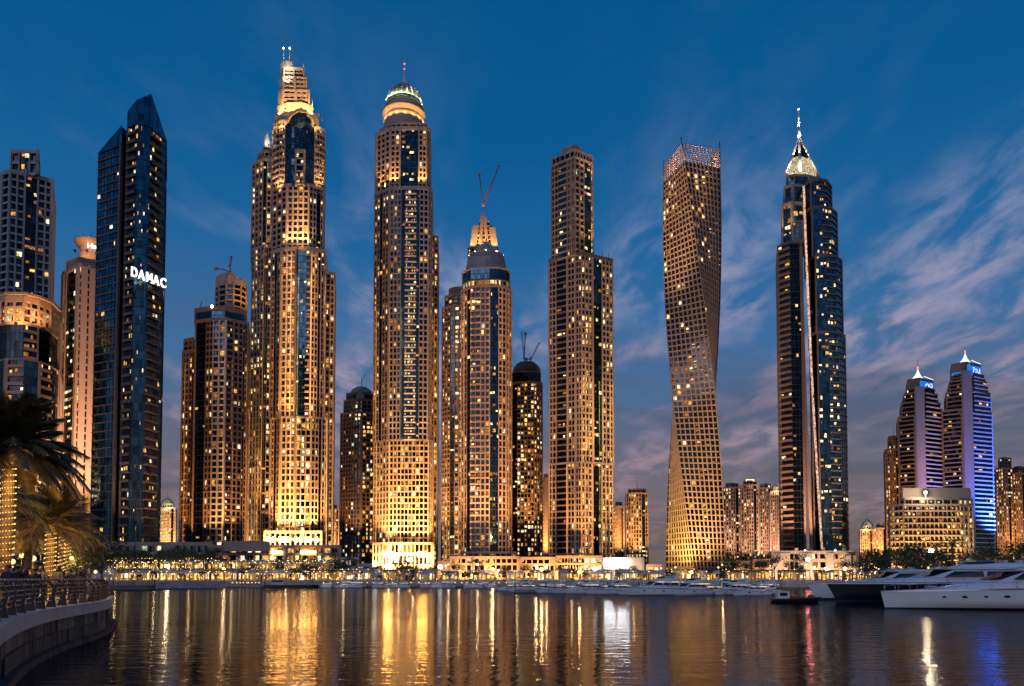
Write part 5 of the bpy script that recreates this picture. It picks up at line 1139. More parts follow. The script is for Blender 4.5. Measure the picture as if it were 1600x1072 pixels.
# strings of small bulbs in the trees and on the terraces
q = MB()
def bulb(x, y, z, r): q.add([(x - r, y, z), (x + r, y, z), (x, y - r, z), (x, y + r, z), (x, y, z - r), (x, y, z + r)], [(0, 2, 5), (2, 1, 5), (1, 3, 5), (3, 0, 5), (2, 0, 4), (1, 2, 4), (3, 1, 4), (0, 3, 4)])
for i in range(1500):
    px = random.choice((random.uniform(165, 560), random.uniform(165, 1340))); Y = random.choice((244, 247, 258, 262, 264, 276, 290)); p = XY(px, Y)
    zt = 2.1 if Y < 262 else (6.2 if px < 520 else 2)
    bulb(p.x, p.y, zt + random.choice((.5, .9, 2.2, 2.4, 3.0, 3.8)), random.choice((.06, .09, .09, .13)))
for i in range(500):
    px = random.uniform(1320, 1640); Y = random.uniform(140, 250); p = XY(px, Y); bulb(p.x, p.y, 2 + random.choice((.5, 1, 2, 2.4, 3)), random.choice((.05, .08, .12)))
q.build('string_lights', 'bulb_gold', None, 'small golden string lights strung along the waterfront terraces', 'string lights', kind='stuff')
def parasol_proto():
    rt = root('parasol', (0, 0, 0)); q = MB(); q.bar((0, 0, 0), (0, 0, 2.9), .05, 0, 6); q.build('pole', 'metal_dark', rt)
    q = MB(); q.lathe((0, 0), [(2.0, 2.25), (1.95, 2.3), (1.0, 2.75), (.06, 3.05)], 8, 0, False); q.build('canopy', 'canvas', rt); return rt
pp = parasol_proto(); first = True
for px, Y in [(1378, 170), (1400, 168), (1424, 172), (1466, 160), (1486, 165), (1512, 150), (1532, 156), (1556, 150), (1580, 152), (590, 246), (640, 246), (665, 247), (705, 246), (540, 246), (480, 246), (760, 247)]:
    o = pp if first else copy_tree(pp); first = False; p = XY(px, Y); s = 1.05 if px > 1300 else .9
    o.location = (p.x, p.y, 2.0 if px < 1300 else 2.0); o.scale = (s, s, s * (1.1 if px > 1300 else 1)); o.rotation_euler.z = random.random()
    pend(o, 'pale open parasol', 'parasol', (p.x, p.y), 'parasol', 'parasols on the waterfront')
# fire bowls glowing at the frame edge
for i in range(7):
    px = 1552 + i * 8; p = XY(px, 132); rt = root('torch', (p.x, p.y, 2)); q = MB(); q.bar((p.x, p.y, 2), (p.x, p.y, 3.2), .05); q.lathe((p.x, p.y), [(.08, 3.1), (.3, 3.35), (.28, 3.4)], 8); q.build('stand', 'metal_dark', rt)
    q = MB(); q.lathe((p.x, p.y), [(.22, 3.4), (.3, 3.7), (.18, 4.1), (.03, 4.5)], 6); q.build('flame', 'lamp_warm', rt); pend(rt, 'burning torch', 'torch', (p.x, p.y), 'torch', 'torches on the near bank')
l = bpy.data.lights.new('torch_glow', 'POINT'); l.energy = 2500; l.color = (1, .55, .18); o = bpy.data.objects.new('torch_glow', l); link(o, rt); o.location = (-3, -1, 3)
# floating dock and barge on the left
def dock(px0, px1, Y, label, z=.55, dark=False):
    a, b = XY(px0, Y), XY(px1, Y); rt = root('floating_dock', ((a.x + b.x) / 2, Y, 0), label, 'dock'); n = max(2, int((b.x - a.x) / 6))
    q = MB(); q.box(a.x, b.x, Y, Y + 4, .05, z); q.build('pontoon', 'stone_dark' if dark else 'concrete_raw', rt)
    q = MB(); q.box(a.x - .1, b.x + .1, Y - .1, Y + 4.1, z + .002, z + .12); q.build('deck', 'slab_white' if not dark else 'timber', rt)
    for i in range(n + 1):
        x = a.x + (b.x - a.x) * i / n; q = MB(); q.bar((x, Y + 3.6, -.5), (x, Y + 3.6, z + 1.6), .14); q.build('pile', 'metal_dark', rt)
dock(166, 232, 186, 'dark timber landing beside the curved promenade end', 1.0, True)
dock(236, 408, 226, 'long pale floating dock below the dark stepped tower')
dock(505, 800, 229, 'long pale floating dock below the domed towers')
def bollard(px, Y, z):
    p = XY(px, Y); rt = root('bollard_lamp', (p.x, p.y, z))
    if 'b' not in lampM:
        q = MB(); q.bar((0, 0, 0), (0, 0, .7), .09, 0, 6); a = q.mesh('post', ['metal_dark']); q = MB(); q.ball((0, 0, .85), .17, 0, 6); lampM['b'] = (a, q.mesh('globe', ['lamp_warm']))
    for nm, me in zip(('post', 'globe'), lampM['b']): link(bpy.data.objects.new(nm, me), rt)
    pend(rt, 'low dock light', 'lamp', (p.x, p.y), 'bollard', 'low lights along the floating docks')
for i in range(34): bollard(240 + i * 5 + random.uniform(-1.5, 1.5), 228, .67)
for i in range(30): bollard(508 + i * 9.7 + random.uniform(-3, 3), 231, .67)
dock(805, 1200, 150, 'floating dock behind the moored yachts')
# ------------------------------------------------------------------ boats
mat('gelcoat', (.86, .84, .85), .22, var=.04, vscale=.6); mat('gelcoat_dark', (.010, .011, .014), .25, var=0, spec=.2); mat('boat_glass', (.012, .014, .018), .06, var=0, spec=.8); mat('boot_paint', (.02, .02, .025), .5, var=.1)
mat('teak', (.30, .20, .12), .6, var=.15, vscale=4); mat('chrome', (.6, .6, .62), .18, 1.0, var=0); mat('cushion', (.55, .50, .45), .8)
def hull_mb(L, beam, hb, hs, rake=1.6, z0=-.5, stripe=False, lo=0.0, hi=1.0, m=0, off=0.0):
    """lofted hull, bow at x=L, stern at 0; section rows blend keel -> chine -> sheer"""
    q = MB(); ns, nr = 28, 9; rows = []
    for i in range(ns + 1):
        t = i / ns; sheer = hs + (hb - hs) * (t ** 1.6)
        half = beam / 2 * (1 - max(0, (t - .35) / .65) ** 2.4) * (.92 + .08 * min(1, t / .3)) + .02
        row = []
        for j in range(nr + 1):
            f = lo + (hi - lo) * j / nr; z = z0 + (sheer - z0) * f
            flare = (.30 + .70 * min(1, f / .45) ** .6) * (1 - .45 * max(0, t - .5) * 2 * (1 - f)) + .0
            x = L * t - rake * (t ** 6) * (1 - f)
            row.append((x, half * flare + off, z))
        rows.append(row)
    vs = []; fs = []; w = nr + 1
    for r in rows: vs += r
    for r in rows: vs += [(x, -y, z) for x, y, z in r]
    o2 = (ns + 1) * w
    for i in range(ns):
        for j in range(nr):
            a = i * w + j; fs.append((a, a + w, a + w + 1, a + 1)); b = o2 + a; fs.append((b, b + 1, b + w + 1, b + w))
    for j in range(nr): fs.append((j, j + 1, o2 + j + 1, o2 + j))
    q.add(vs, fs, m, True)
    if hi >= .999:
        q.add([rows[i][nr] for i in range(ns + 1)] + [(x, -y, z) for x, y, z in [rows[i][nr] for i in range(ns + 1)]], [(i, i + 1, ns + 2 + i, ns + 1 + i) for i in range(ns)], m, False)
    return q
def loft(q, secs, m=0, smooth=True):
    """secs: list of (x, half width bottom, half width top, z bottom, z top), rounded shoulder"""
    k = 8; vs = []; fs = []
    for x, wb, wt, zb, zt in secs:
        vs += [(x, wb, zb), (x, (wb + wt) / 2 + .04, zb + (zt - zb) * .55), (x, wt, zt - .12), (x, wt - .22, zt), (x, -wt + .22, zt), (x, -wt, zt - .12), (x, -(wb + wt) / 2 - .04, zb + (zt - zb) * .55), (x, -wb, zb)]
    n = len(secs)
    for i in range(n - 1):
        for j in range(k - 1): a = i * k + j; fs.append((a, a + 1, a + k + 1, a + k))
    fs.append(tuple(range(k))[::-1]); fs.append(tuple((n - 1) * k + j for j in range(k)))
    q.add(vs, fs, m, smooth)
def rail_line(q, pts, h, r=.025, every=1):
    top = [Vector(p) + Vector((0, 0, h)) for p in pts]; q.path(top, r, 0, 4)
    for p, t in zip(pts[::every], top[::every]): q.bar(p, t, r * .8, 0, 4)
def yacht(L, beam, hb, hs, hullm='gelcoat', fly=True, seed=0, arch=True, ports=9, big=True, name='motor_yacht', rake=1.6):
    rnd = random.Random(seed); rt = root(name, (0, 0, 0))
    q = hull_mb(L, beam, hb, hs, rake); hl = q.build('hull', hullm, rt)
    q = hull_mb(L, beam, hb, hs, rake, lo=.10, hi=.27, off=.012); q.build('boot_stripe', 'boot_paint', rt)
    q = hull_mb(L, beam, hb, hs, rake, lo=.93, hi=.985, off=.05); q.build('rub_rail', 'gelcoat' if hullm != 'gelcoat' else 'chrome', rt)
    sh = lambda t: hs + (hb - hs) * t ** 1.6
    hw = lambda t: beam / 2 * (1 - max(0, (t - .35) / .65) ** 2.4) + .02
    # deckhouse
    q = MB(); h1 = .105 * L ** .9 if big else .10 * L
    h1 = min(h1, 1.55)
    secs = [(L * .12, hw(.12) * .80, hw(.12) * .72, sh(.12) - .1, sh(.12) + h1), (L * .38, hw(.38) * .82, hw(.38) * .72, sh(.38) - .1, sh(.38) + h1), (L * .52, hw(.5) * .80, hw(.5) * .66, sh(.52) - .1, sh(.5) + h1 * .95), (L * .64, hw(.64) * .72, hw(.64) * .50, sh(.64) - .1, sh(.6) + h1 * .42), (L * .78, hw(.78) * .55, hw(.78) * .34, sh(.78) - .1, sh(.78) + .22), (L * .86, hw(.86) * .3, hw(.86) * .2, sh(.86) - .1, sh(.86) + .05)]
    loft(q, secs); dh = q.build('deckhouse', 'gelcoat', rt)
    # side windows and windscreen
    for s in (-1, 1):
        for k, (t0, t1) in enumerate(((.15, .27), (.285, .40), (.415, .535))):
            q = MB(); y0, y1 = hw(t0) * .80 * s, hw(t1) * .79 * s; z = sh(.3); lo_, hi_ = z + h1 * .42, z + h1 * .84
            o_ = .07 * s; sk = .03 * L if k == 2 else .006 * L
            q.hexa([(L * t0, y0 * .99 - o_, lo_), (L * t1 + sk, y1 * .99 - o_, lo_), (L * t1 + sk, y1 + o_, lo_), (L * t0, y0 + o_, lo_), (L * t0 + .1, y0 * .93 - o_, hi_), (L * t1 - sk * .4, y1 * .93 - o_, hi_), (L * t1 - sk * .4, y1 * .95 + o_, hi_), (L * t0 + .1, y0 * .95 + o_, hi_)]); q.build('cabin_window', 'boat_glass', dh)
    q = MB(); z = sh(.52); w0, w1 = hw(.6) * .60, hw(.52) * .60
    q.hexa([(L * .625, -w0, z + h1 * .50), (L * .63, w0, z + h1 * .50), (L * .60, w0, z + h1 * .48), (L * .60, -w0, z + h1 * .48), (L * .535, -w1, z + h1 * 1.0), (L * .535, w1, z + h1 * 1.0), (L * .51, w1, z + h1 * .96), (L * .51, -w1, z + h1 * .96)]); q.build('windscreen', 'boat_glass', dh)
    zt = sh(.3) + h1
    # overhanging roof / flybridge
    q = MB(); loft(q, [(L * .02, hw(.1) * .7, hw(.1) * .74, zt - .02, zt + .16), (L * .2, hw(.2) * .80, hw(.2) * .82, zt - .02, zt + .26), (L * .42, hw(.42) * .78, hw(.42) * .8, zt - .02, zt + .28), (L * .54, hw(.54) * .6, hw(.54) * .62, zt - .02, zt + .2), (L * .585, hw(.58) * .3, hw(.58) * .32, zt - .04, zt + .08)]); q.build('roof', 'gelcoat', rt)
    if fly:
        q = MB(); loft(q, [(L * .10, hw(.2) * .62, hw(.2) * .58, zt + .2, zt + .62), (L * .30, hw(.3) * .68, hw(.3) * .60, zt + .2, zt + .80), (L * .44, hw(.44) * .56, hw(.44) * .42, zt + .2, zt + .72), (L * .50, hw(.5) * .3, hw(.5) * .2, zt + .2, zt + .34)]); fb = q.build('flybridge', 'gelcoat', rt)
        q = MB(); loft(q, [(L * .36, hw(.36) * .52, hw(.36) * .46, zt + .74, zt + 1.12), (L * .45, hw(.44) * .44, hw(.44) * .34, zt + .66, zt + .86)]); q.build('fly_screen', 'boat_glass', fb)
        for i in range(3):
            q = MB(); x = L * (.16 + .06 * i); q.box(x, x + .5, -.4, .4, zt + .78, zt + 1.15); q.build('seat', 'cushion', fb)
    if arch:
        q = MB(); x = L * .13; w = hw(.2) * .66
        for s in (-1, 1): q.bar((x + .6, w * s, zt + .2), (x - .35, w * .85 * s, zt + 1.35), .12, 0, 6)
        q.bar((x - .35, -w * .85, zt + 1.35), (x - .35, w * .85, zt + 1.35), .13, 0, 6); ra = q.build('radar_arch', 'gelcoat', rt)
        q = MB(); q.lathe((x - .35, 0), [(.28, zt + 1.46), (.32, zt + 1.6), (.2, zt + 1.78), (.02, zt + 1.82)], 10); q.build('radar_dome', 'gelcoat', ra)
        q = MB(); q.bar((x - .4, .3, zt + 1.4), (x - .7, .3, zt + 3.0), .02, 0, 4); q.build('antenna', 'chrome', ra)
    for s in (-1, 1):
        q = MB(); rail_line(q, [(L * t, s * max(.04, hw(t) * .93 - .03), sh(t)) for t in (.56, .64, .72, .80, .88, .94, .985)], .55); q.build('bow_rail', 'chrome', rt)
        for i in range(ports):
            t = .26 + .6 * i / max(1, ports); zc = sh(t) * .62; f = (zc + .5) / (sh(t) + .5)
            fl = (.30 + .70 * min(1, f / .45) ** .6) * (1 - .45 * max(0, t - .5) * 2 * (1 - f)); y = hw(t) * fl * (.92 + .08 * min(1, t / .3))
            q = MB(); r1 = .30 if i % 2 else .20; q.lathe((0, 0), [(r1, 0), (r1, .05)], 10); me = MB()
            me.add([(L * t + v[0], s * (y - .03 + v[2] * 1.2), zc + v[1] * .42) for v in q.v], q.f if s < 0 else [f_[::-1] for f_ in q.f]); me.build('porthole', 'boat_glass', hl)
    if big:
        for s in (-1, 1):
            for t in (.18, .36, .52):
                q = MB(); y_ = s * (hw(t) * 1.02 + .12); q.ball((L * t, y_, sh(t) * .45), .16, 0, 8, .42); q.bar((L * t, y_, sh(t) * .45 + .4), (L * t, s * hw(t) * .97, sh(t) + .05), .015, 0, 4); q.build('fender', 'cushion', rt)
            q = MB(); rail_line(q, [(L * t, s * hw(t) * .95, sh(t)) for t in (.03, .10, .18, .26, .34, .42, .50, .56)], .5); q.build('side_rail', 'chrome', rt)
        q = MB(); q.box(L * .124, L * .129, -hw(.2) * .5, hw(.2) * .5, sh(.2) + h1 * .3, sh(.2) + h1 * .85); q.build('cockpit_light', 'lit_warm', rt)
    if not big:
        q = MB(); q.box(L * .125, L * .13, -hw(.2) * .5, hw(.2) * .5, sh(.2) + h1 * .35, sh(.2) + h1 * .8); q.build('cockpit_light', 'lit_pale', rt)
        for s in (-1, 1): q = MB(); q.box(L * .05, L * .5, s * hw(.3) * .84 - .02, s * hw(.3) * .84 + .02, zt - .1, zt - .04); q.build('roof_light_strip', 'lit_pale', rt)
    q = MB(); q.box(-.9, .05, -beam * .40, beam * .40, .22, .36); q.build('swim_platform', 'teak', rt)
    q = MB(); t = .80; q.box(L * t, L * t + .9, -.35, .35, sh(t) + .16, sh(t) + .34); q.build('sun_pad', 'cushion', rt)
    return rt
def place(o, pos, heading, label=None, cat='yacht', group=None, scale=1.0):
    o.location = pos; o.rotation_euler.z = heading; o.scale = (scale,) * 3; tag(o, label, cat, group); return o
def bowpos(px, Y, L, heading):   # put the bow tip at pixel px, depth Y
    p = XY(px, Y, 930); return (p.x - L * math.cos(heading), p.y - L * math.sin(heading), 0)
# three large yachts on the right
H = R(168)
y1 = yacht(25, 6.0, 1.72, 2.3, 'gelcoat', True, 1, rake=.5); place(y1, bowpos(1376, 73, 25, H), H, 'large white motor yacht in front, bow pointing left, hull portholes')
H2 = R(176)
y2 = yacht(30, 6.6, 2.45, 2.5, 'gelcoat_dark', True, 2, ports=0); place(y2, bowpos(1291, 92, 30, H2), H2, 'black-hulled yacht with white cabin behind the large white yacht')
y3 = yacht(24, 6.0, 2.3, 2.3, 'gelcoat', False, 3, ports=0); place(y3, bowpos(1261, 102, 24, R(174)), R(174), 'white-hulled yacht whose bow shows left of the black hull')
# dark wooden workboat with canopy
rt = root('wooden_workboat', (0, 0, 0)); q = hull_mb(9.5, 2.8, 1.15, .8, rake=1.0); q.build('hull', 'gelcoat_dark', rt)
q = hull_mb(9.5, 2.8, 1.15, .8, rake=1.0, lo=.9, hi=.98, off=.03); q.build('rub_rail', 'timber', rt)
q = MB(); q.box(1.0, 3.2, -1.0, 1.0, .7, 2.2); q.build('cabin', 'gelcoat', rt)
q = MB(); q.box(.7, 6.3, -1.25, 1.25, 2.5, 2.62); q.build('canopy', 'timber', rt)
for x_ in (3.6, 4.9, 6.1):
    for s in (-1, 1): q = MB(); q.bar((x_, s * 1.1, .8), (x_, s * 1.1, 2.52), .06, 0, 5); q.build('post', 'timber', rt)
q = MB(); q.box(1.4, 2.8, -1.03, -1.005, 1.3, 1.95); q.build('cabin_window', 'boat_glass', rt)
for i in range(4): q = MB(); x_ = 3.5 + i * .8; q.box(x_, x_ + .5, -.9, .9, .95, 1.15); q.build('bench', 'timber', rt)
q = MB(); q.bar((2.0, .5, 2.6), (2.0, .5, 4.4), .05, 0, 5); q.build('mast', 'metal_dark', rt)
q = MB(); q.box(7.0, 8.0, -.6, .6, 1.05, 1.45); q.build('cargo_box', 'timber', rt)
p = XY(1236, 90, 930); place(rt, (p.x - 2.4, p.y, 0), R(-6), 'dark wooden workboat with canopy left of the big yachts', 'boat', None, .62)
# moored yachts in the middle
mid = yacht(11, 3.6, 1.45, 1.25, 'gelcoat', True, 5, ports=3, big=False); sport = yacht(9, 3.0, 1.15, .95, 'gelcoat', False, 6, arch=True, ports=2, big=False); cat_ = yacht(13, 4.4, 1.7, 1.5, 'gelcoat', True, 7, ports=4, big=False)
flagged = set()
def moor(proto, px, Y, heading, scale, what):
    o = proto if id(proto) not in flagged else copy_tree(proto); flagged.add(id(proto))
    p = XY(px, Y, 925); o.location = (p.x, p.y, 0); o.rotation_euler.z = R(heading); o.scale = (scale,) * 3
    pend(o, what, 'boat', (p.x, p.y), 'motorboat', 'boats moored along the quay')
for pr, px, Y, hd, s, w in ((cat_, 1068, 128, 196, .85, 'white flybridge yacht'), (mid, 1105, 130, 205, .8, 'white flybridge cruiser'), (sport, 1128, 131, 190, .8, 'open white sports boat'), (mid, 1170, 133, 200, .75, 'white flybridge cruiser'), (sport, 1200, 128, 190, .85, 'open white sports boat'),
        (mid, 940, 142, 190, .75, 'white flybridge cruiser'), (sport, 905, 146, 195, .75, 'open white sports boat'), (sport, 880, 150, 200, .7, 'open white sports boat'), (mid, 868, 156, 190, .65, 'white flybridge cruiser'), (sport, 838, 160, 190, .7, 'open white sports boat'), (mid, 985, 138, 200, .70, 'white flybridge cruiser'), (sport, 968, 139, 195, .75, 'open white sports boat'), (sport, 1010, 134, 188, .7, 'open white sports boat'),
        (sport, 812, 175, 190, .7, 'open white sports boat'), (sport, 1150, 136, 198, .7, 'open white sports boat'), (mid, 1215, 138, 196, .7, 'white flybridge cruiser')):
    moor(pr, px, Y, hd + random.uniform(-5, 5), s * random.uniform(.94, 1.08), w)
for i in range(17): moor(random.choice((sport, sport, mid)), 515 + i * 17.5 + random.uniform(-5, 5), random.uniform(222, 226), random.choice((180, 0, 170, 10)) + random.uniform(-8, 8), random.uniform(.55, .8), 'small moored white boat')
for i in range(12): moor(random.choice((sport, mid)), 820 + i * 31 + random.uniform(-8, 8), random.uniform(172, 196), random.choice((180, 0, 260, 280)) + random.uniform(-8, 8), random.uniform(.65, .9), 'second-row white boat')
# dark barge
a, b = XY(412, 222), XY(496, 222); rt = root('barge', ((a.x + b.x) / 2, 222, 0), 'low dark barge moored below the gold tower', 'barge')
q = MB(); q.prism([(a.x, 222), (b.x - 1.5, 222), (b.x, 223.5), (b.x - 1.5, 225), (a.x, 225)], -.3, .9); q.build('hull', 'gelcoat_dark', rt)
q = MB(); q.box(a.x + 2, a.x + 6, 222.6, 224.6, .9, 2.6); q.build('wheelhouse', 'slab_white', rt); q = MB(); q.box(a.x + 2.3, a.x + 5.7, 222.55, 222.59, 1.7, 2.3); q.build('cabin_window', 'boat_glass', rt)
for i in range(9): x_ = a.x + 7 + i * 1.0; q = MB(); q.bar((x_, 222.2, .9), (x_, 222.2, 1.7), .04, 0, 4); q.build('rail_post', 'metal_dark', rt)
q = MB(); q.bar((b.x - 1.6, 223, .9), (b.x - 1.6, 223, 5.5), .07); q.build('mast', 'metal_dark', rt)

# ------------------------------------------------------------------ promenade in the foreground
edge_px = [(-60, 1040), (-25, 1003), (0, 980.7), (14, 971.8), (40, 960.9), (79, 951.5), (119, 945.3), (150, 941.3), (167, 938.5), (175, 935.6), (176, 933.2)]
DZ = 1.8
E = []
for px, py in edge_px:
    d = (CAMZ - DZ) * F / (py - HOR); E.append(Vector(((px - 800) / F * d, d)))
E += [E[-1] + Vector((-3.0, 6)), E[-1] + Vector((-12, 9)), E[-1] + Vector((-60, 12))]
def smooth(pts, it=2):
    for _ in range(it):
        o = [pts[0]]
        for a, b in zip(pts, pts[1:]): o += [a.lerp(b, .25), a.lerp(b, .75)]
        o.append(pts[-1]); pts = o
    return pts
E = smooth(E)
E = [Vector((-4, 6)), Vector((-7.5, 10.5))] + E
def normals(pts):
    ns = []
    for i in range(len(pts)):
        a, b = pts[max(0, i - 1)], pts[min(len(pts) - 1, i + 1)]; t = (b - a).normalized(); ns.append(Vector((t.y, -t.x)))   # towards the water
    return ns
NS = normals(E)
OFF = lambda k: [p - n * k for p, n in zip(E, NS)]
pr = root('promenade', (-22, 35, 0), kind='structure')
inner = OFF(.75)
q = MB(); poly = [tuple(p) for p in inner] + [(-140, inner[-1].y), (-140, -10), (-4, -10)]
q.add([(x, y, DZ - .03) for x, y in poly], [tuple(range(len(poly)))]); q.build('paving', 'paving', pr, kind='structure')
def strip(q, P0, P1, z0, z1, m=0):
    n = len(P0); vs = [(p.x, p.y, z0) for p in P0] + [(p.x, p.y, z0) for p in P1] + [(p.x, p.y, z1) for p in P1] + [(p.x, p.y, z1) for p in P0]
    fs = []
    for i in range(n - 1):
        for a, b in ((0, 1), (1, 2), (2, 3), (3, 0)): fs.append((a * n + i, a * n + i + 1, b * n + i + 1, b * n + i))
    fs += [(0, n, 2 * n, 3 * n), (n - 1, 4 * n - 1, 3 * n - 1, 2 * n - 1)]
    q.add(vs, fs, m)
# coping stones laid end to end
def resample(pts, step):
    out = [pts[0]]; acc = 0
    for a, b in zip(pts, pts[1:]):
        L = (b - a).length; d = step - acc
        while d <= L: out.append(a.lerp(b, d / L)); d += step
        acc = (acc + L) % step
    return out
S = resample(E, .6); SN = normals(S); BLK = 5
for i in range(0, len(S) - 1, BLK):
    k = min(len(S), i + BLK + 1); po = S[i:k]; pn = SN[i:k]
    if len(po) < 2: continue
    po = [p.copy() for p in po]; pi = [p - n * .8 for p, n in zip(po, pn)]
    po[-1] = po[-1].lerp(po[-2], .02); pi[-1] = pi[-1].lerp(pi[-2], .02)
    q = MB(); strip(q, po, pi, DZ - .48, DZ); q.build('coping_stone', 'coping', pr)
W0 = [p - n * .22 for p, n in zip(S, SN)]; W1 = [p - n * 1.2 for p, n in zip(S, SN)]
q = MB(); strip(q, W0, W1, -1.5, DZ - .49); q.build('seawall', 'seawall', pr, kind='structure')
for i in range(2, len(S) - 1, 4):   # buttress ribs and the ledge at the tide line
    a = W0[i]; n = SN[i]; t = Vector((-n.y, n.x)); q = MB(); w_ = random.choice((.18, .35, .5, .7))
    pts4 = [a - t * w_, a + t * w_, a + t * w_ + n * .06, a - t * w_ + n * .06]
    q.prism([tuple(p) for p in pts4], .35, DZ - .5)
q = MB(); strip(q, [p + n * .35 for p, n in zip(W0, SN)], W0, -.5, .22); q.build('tide_ledge', 'seawall', pr, kind='structure')
# rough wall blocks in two courses under the coping, each with its own setback
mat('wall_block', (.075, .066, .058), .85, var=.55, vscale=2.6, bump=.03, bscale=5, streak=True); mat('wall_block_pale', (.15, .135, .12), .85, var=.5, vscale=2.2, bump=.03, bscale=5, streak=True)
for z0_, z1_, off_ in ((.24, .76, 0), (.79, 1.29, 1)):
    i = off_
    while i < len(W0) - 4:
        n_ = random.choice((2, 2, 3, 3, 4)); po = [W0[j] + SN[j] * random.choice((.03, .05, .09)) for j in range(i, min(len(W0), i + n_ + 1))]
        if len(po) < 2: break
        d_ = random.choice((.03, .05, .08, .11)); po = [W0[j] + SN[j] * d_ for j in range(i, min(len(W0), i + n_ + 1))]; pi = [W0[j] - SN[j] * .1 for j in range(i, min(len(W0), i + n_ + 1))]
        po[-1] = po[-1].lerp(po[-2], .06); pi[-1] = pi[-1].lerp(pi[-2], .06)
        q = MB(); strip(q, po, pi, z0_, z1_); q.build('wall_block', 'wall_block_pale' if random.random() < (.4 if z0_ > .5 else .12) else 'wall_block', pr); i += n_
# railing
mat('rail_metal', (.24, .225, .22), .45, .25, var=.1, vscale=3)
mat('post_metal', (.05, .046, .045), .5, .2, var=.1)
rr = root('railing', (S[20].x, S[20].y, DZ), 'curved grey metal railing along the promenade edge', 'railing')
base = [p - n * .42 for p, n in zip(S, SN)]
prof = [(0, .0), (.02, .35), (.10, .62), (.10, .78), (-.02, .95), (-.18, 1.1)]   # outward offset, height
def rp(i, o, h): p = base[i] + SN[i] * o; return Vector((p.x, p.y, DZ + h))
for i in range(1, len(base) - 1, 3):
    q = MB(); t = Vector((-SN[i].y, SN[i].x, 0)); n3 = Vector((SN[i].x, SN[i].y, 0))
    for (o0, h0), (o1, h1_) in zip(prof, prof[1:]):
        a, b = rp(i, o0, h0), rp(i, o1, h1_); w0 = .06 + .13 * max(0, 1 - h0 / .5); w1 = .06 + .13 * max(0, 1 - h1_ / .5); e = .05
        q.hexa([tuple(a - n3 * w0 - t * e), tuple(a + n3 * w0 - t * e), tuple(a + n3 * w0 + t * e), tuple(a - n3 * w0 + t * e), tuple(b - n3 * w1 - t * e), tuple(b + n3 * w1 - t * e), tuple(b + n3 * w1 + t * e), tuple(b - n3 * w1 + t * e)])
    q.build('post', 'post_metal', rr)
for o_, h_, r_ in ((-.20, 1.13, .06), (-.02, .95, .028), (.10, .78, .028), (.10, .62, .028), (.05, .45, .028), (.03, .28, .028)):
    q = MB(); q.path([rp(i, o_, h_) for i in range(len(base))], r_, 0, 6); q.build('handrail' if r_ > .03 else 'rail', 'rail_metal', rr)

# ------------------------------------------------------------------ palms with light-wrapped trunks
def big_palm(px, Y, h, L, label, seed, nf=46, nl=30, lights=True, glow=600, tr=.30):
    rnd = random.Random(seed); p = XY(px, Y, 880); rt = root('palm_tree', (p.x, p.y, DZ - .03), label, 'palm tree', 'promenade palms')
    q = MB(); n = 14; pts = []
    for i in range(n + 1): f = i / n; pts.append((Vector((.18 * math.sin(f * 2), 0, h * f)), tr * (1 - .22 * f) * (1.10 if i % 2 else .97)))
    for (a, ra), (b, rb) in zip(pts, pts[1:]): q.bar(a, b, ra, 0, 10, rb)
    me = q.mesh('trunk', ['bark']); link(bpy.data.objects.new('trunk', me), rt)
    q = MB(); q.lathe((.16, 0), [(tr * .8, h - .5), (tr * 1.5, h - .1), (tr * 1.3, h + .35), (.1, h + .7)], 10); link(bpy.data.objects.new('crown_base', q.mesh('crown_base', ['bark'])), rt)
    ms = []
    for k in range(4): t = MB(); frond(t, L * (.9 + .06 * k), (.35, .48, .60, .75)[k], nl, L * .33, rnd); ms.append(t.mesh('frond', ['palm_leaf']))
    for i in range(nf):
        f = i / nf; o = bpy.data.objects.new('frond', ms[min(3, int(f * 4))]); link(o, rt); o.location = (.16, 0, h + .3 - .35 * f)
        o.rotation_euler = Euler((0, -R(66) + R(82) * f + rnd.uniform(-.15, .15), i * 2.399 + rnd.uniform(-.2, .2)), 'XYZ')
        s = rnd.uniform(.85, 1.1); o.scale = (s, s, s)
    if lights:
        q = MB(); m_ = int(h * 60)
        for i in range(m_):
            f = i / m_; a = f * h * 22; k = min(n - 1, int(f * n)); r_ = tr * (1 - .22 * f) * 1.1 + .03; c = pts[k][0].lerp(pts[k + 1][0], f * n - k)
            x, y, z = c.x + r_ * math.cos(a), c.y + r_ * math.sin(a), c.z; s = .03
            q.add([(x - s, y, z), (x + s, y, z), (x, y - s, z), (x, y + s, z), (x, y, z - s), (x, y, z + s)], [(0, 2, 5), (2, 1, 5), (1, 3, 5), (3, 0, 5), (2, 0, 4), (1, 2, 4), (3, 1, 4), (0, 3, 4)])
        o = bpy.data.objects.new('light_string', q.mesh('light_string', ['bulb_string'])); link(o, rt); o['kind'] = 'stuff'
        for zz_, e in ((h * .35, .06), (h * .8, .14), (h * .6, .32)):
            l = bpy.data.lights.new('palm_glow', 'POINT'); l.energy = glow * e * 2.5; l.color = (1, .55, .14); l.shadow_soft_size = .4; o = bpy.data.objects.new('palm_glow', l); link(o, rt); o.location = (.9, -.9, zz_) if zz_ != h * .6 else (1.6, -1.8, zz_)
big_palm(3, 34, 6.9, 3.4, 'largest palm with light-wrapped trunk at the left frame edge', 11, 90, 60, glow=420, tr=.32)
big_palm(74, 46, 4.4, 3.2, 'middle palm with bright light-wrapped trunk behind the crowd', 12, 48, 26, glow=300, tr=.30)
big_palm(92, 54, 4.6, 3.2, 'slim lit palm just right of the middle palm', 13, 44, 22, glow=260, tr=.18)
big_palm(102, 60, 4.4, 3.2, 'slim lit palm, rightmost of the promenade palms', 14, 44, 22, glow=260, tr=.2)
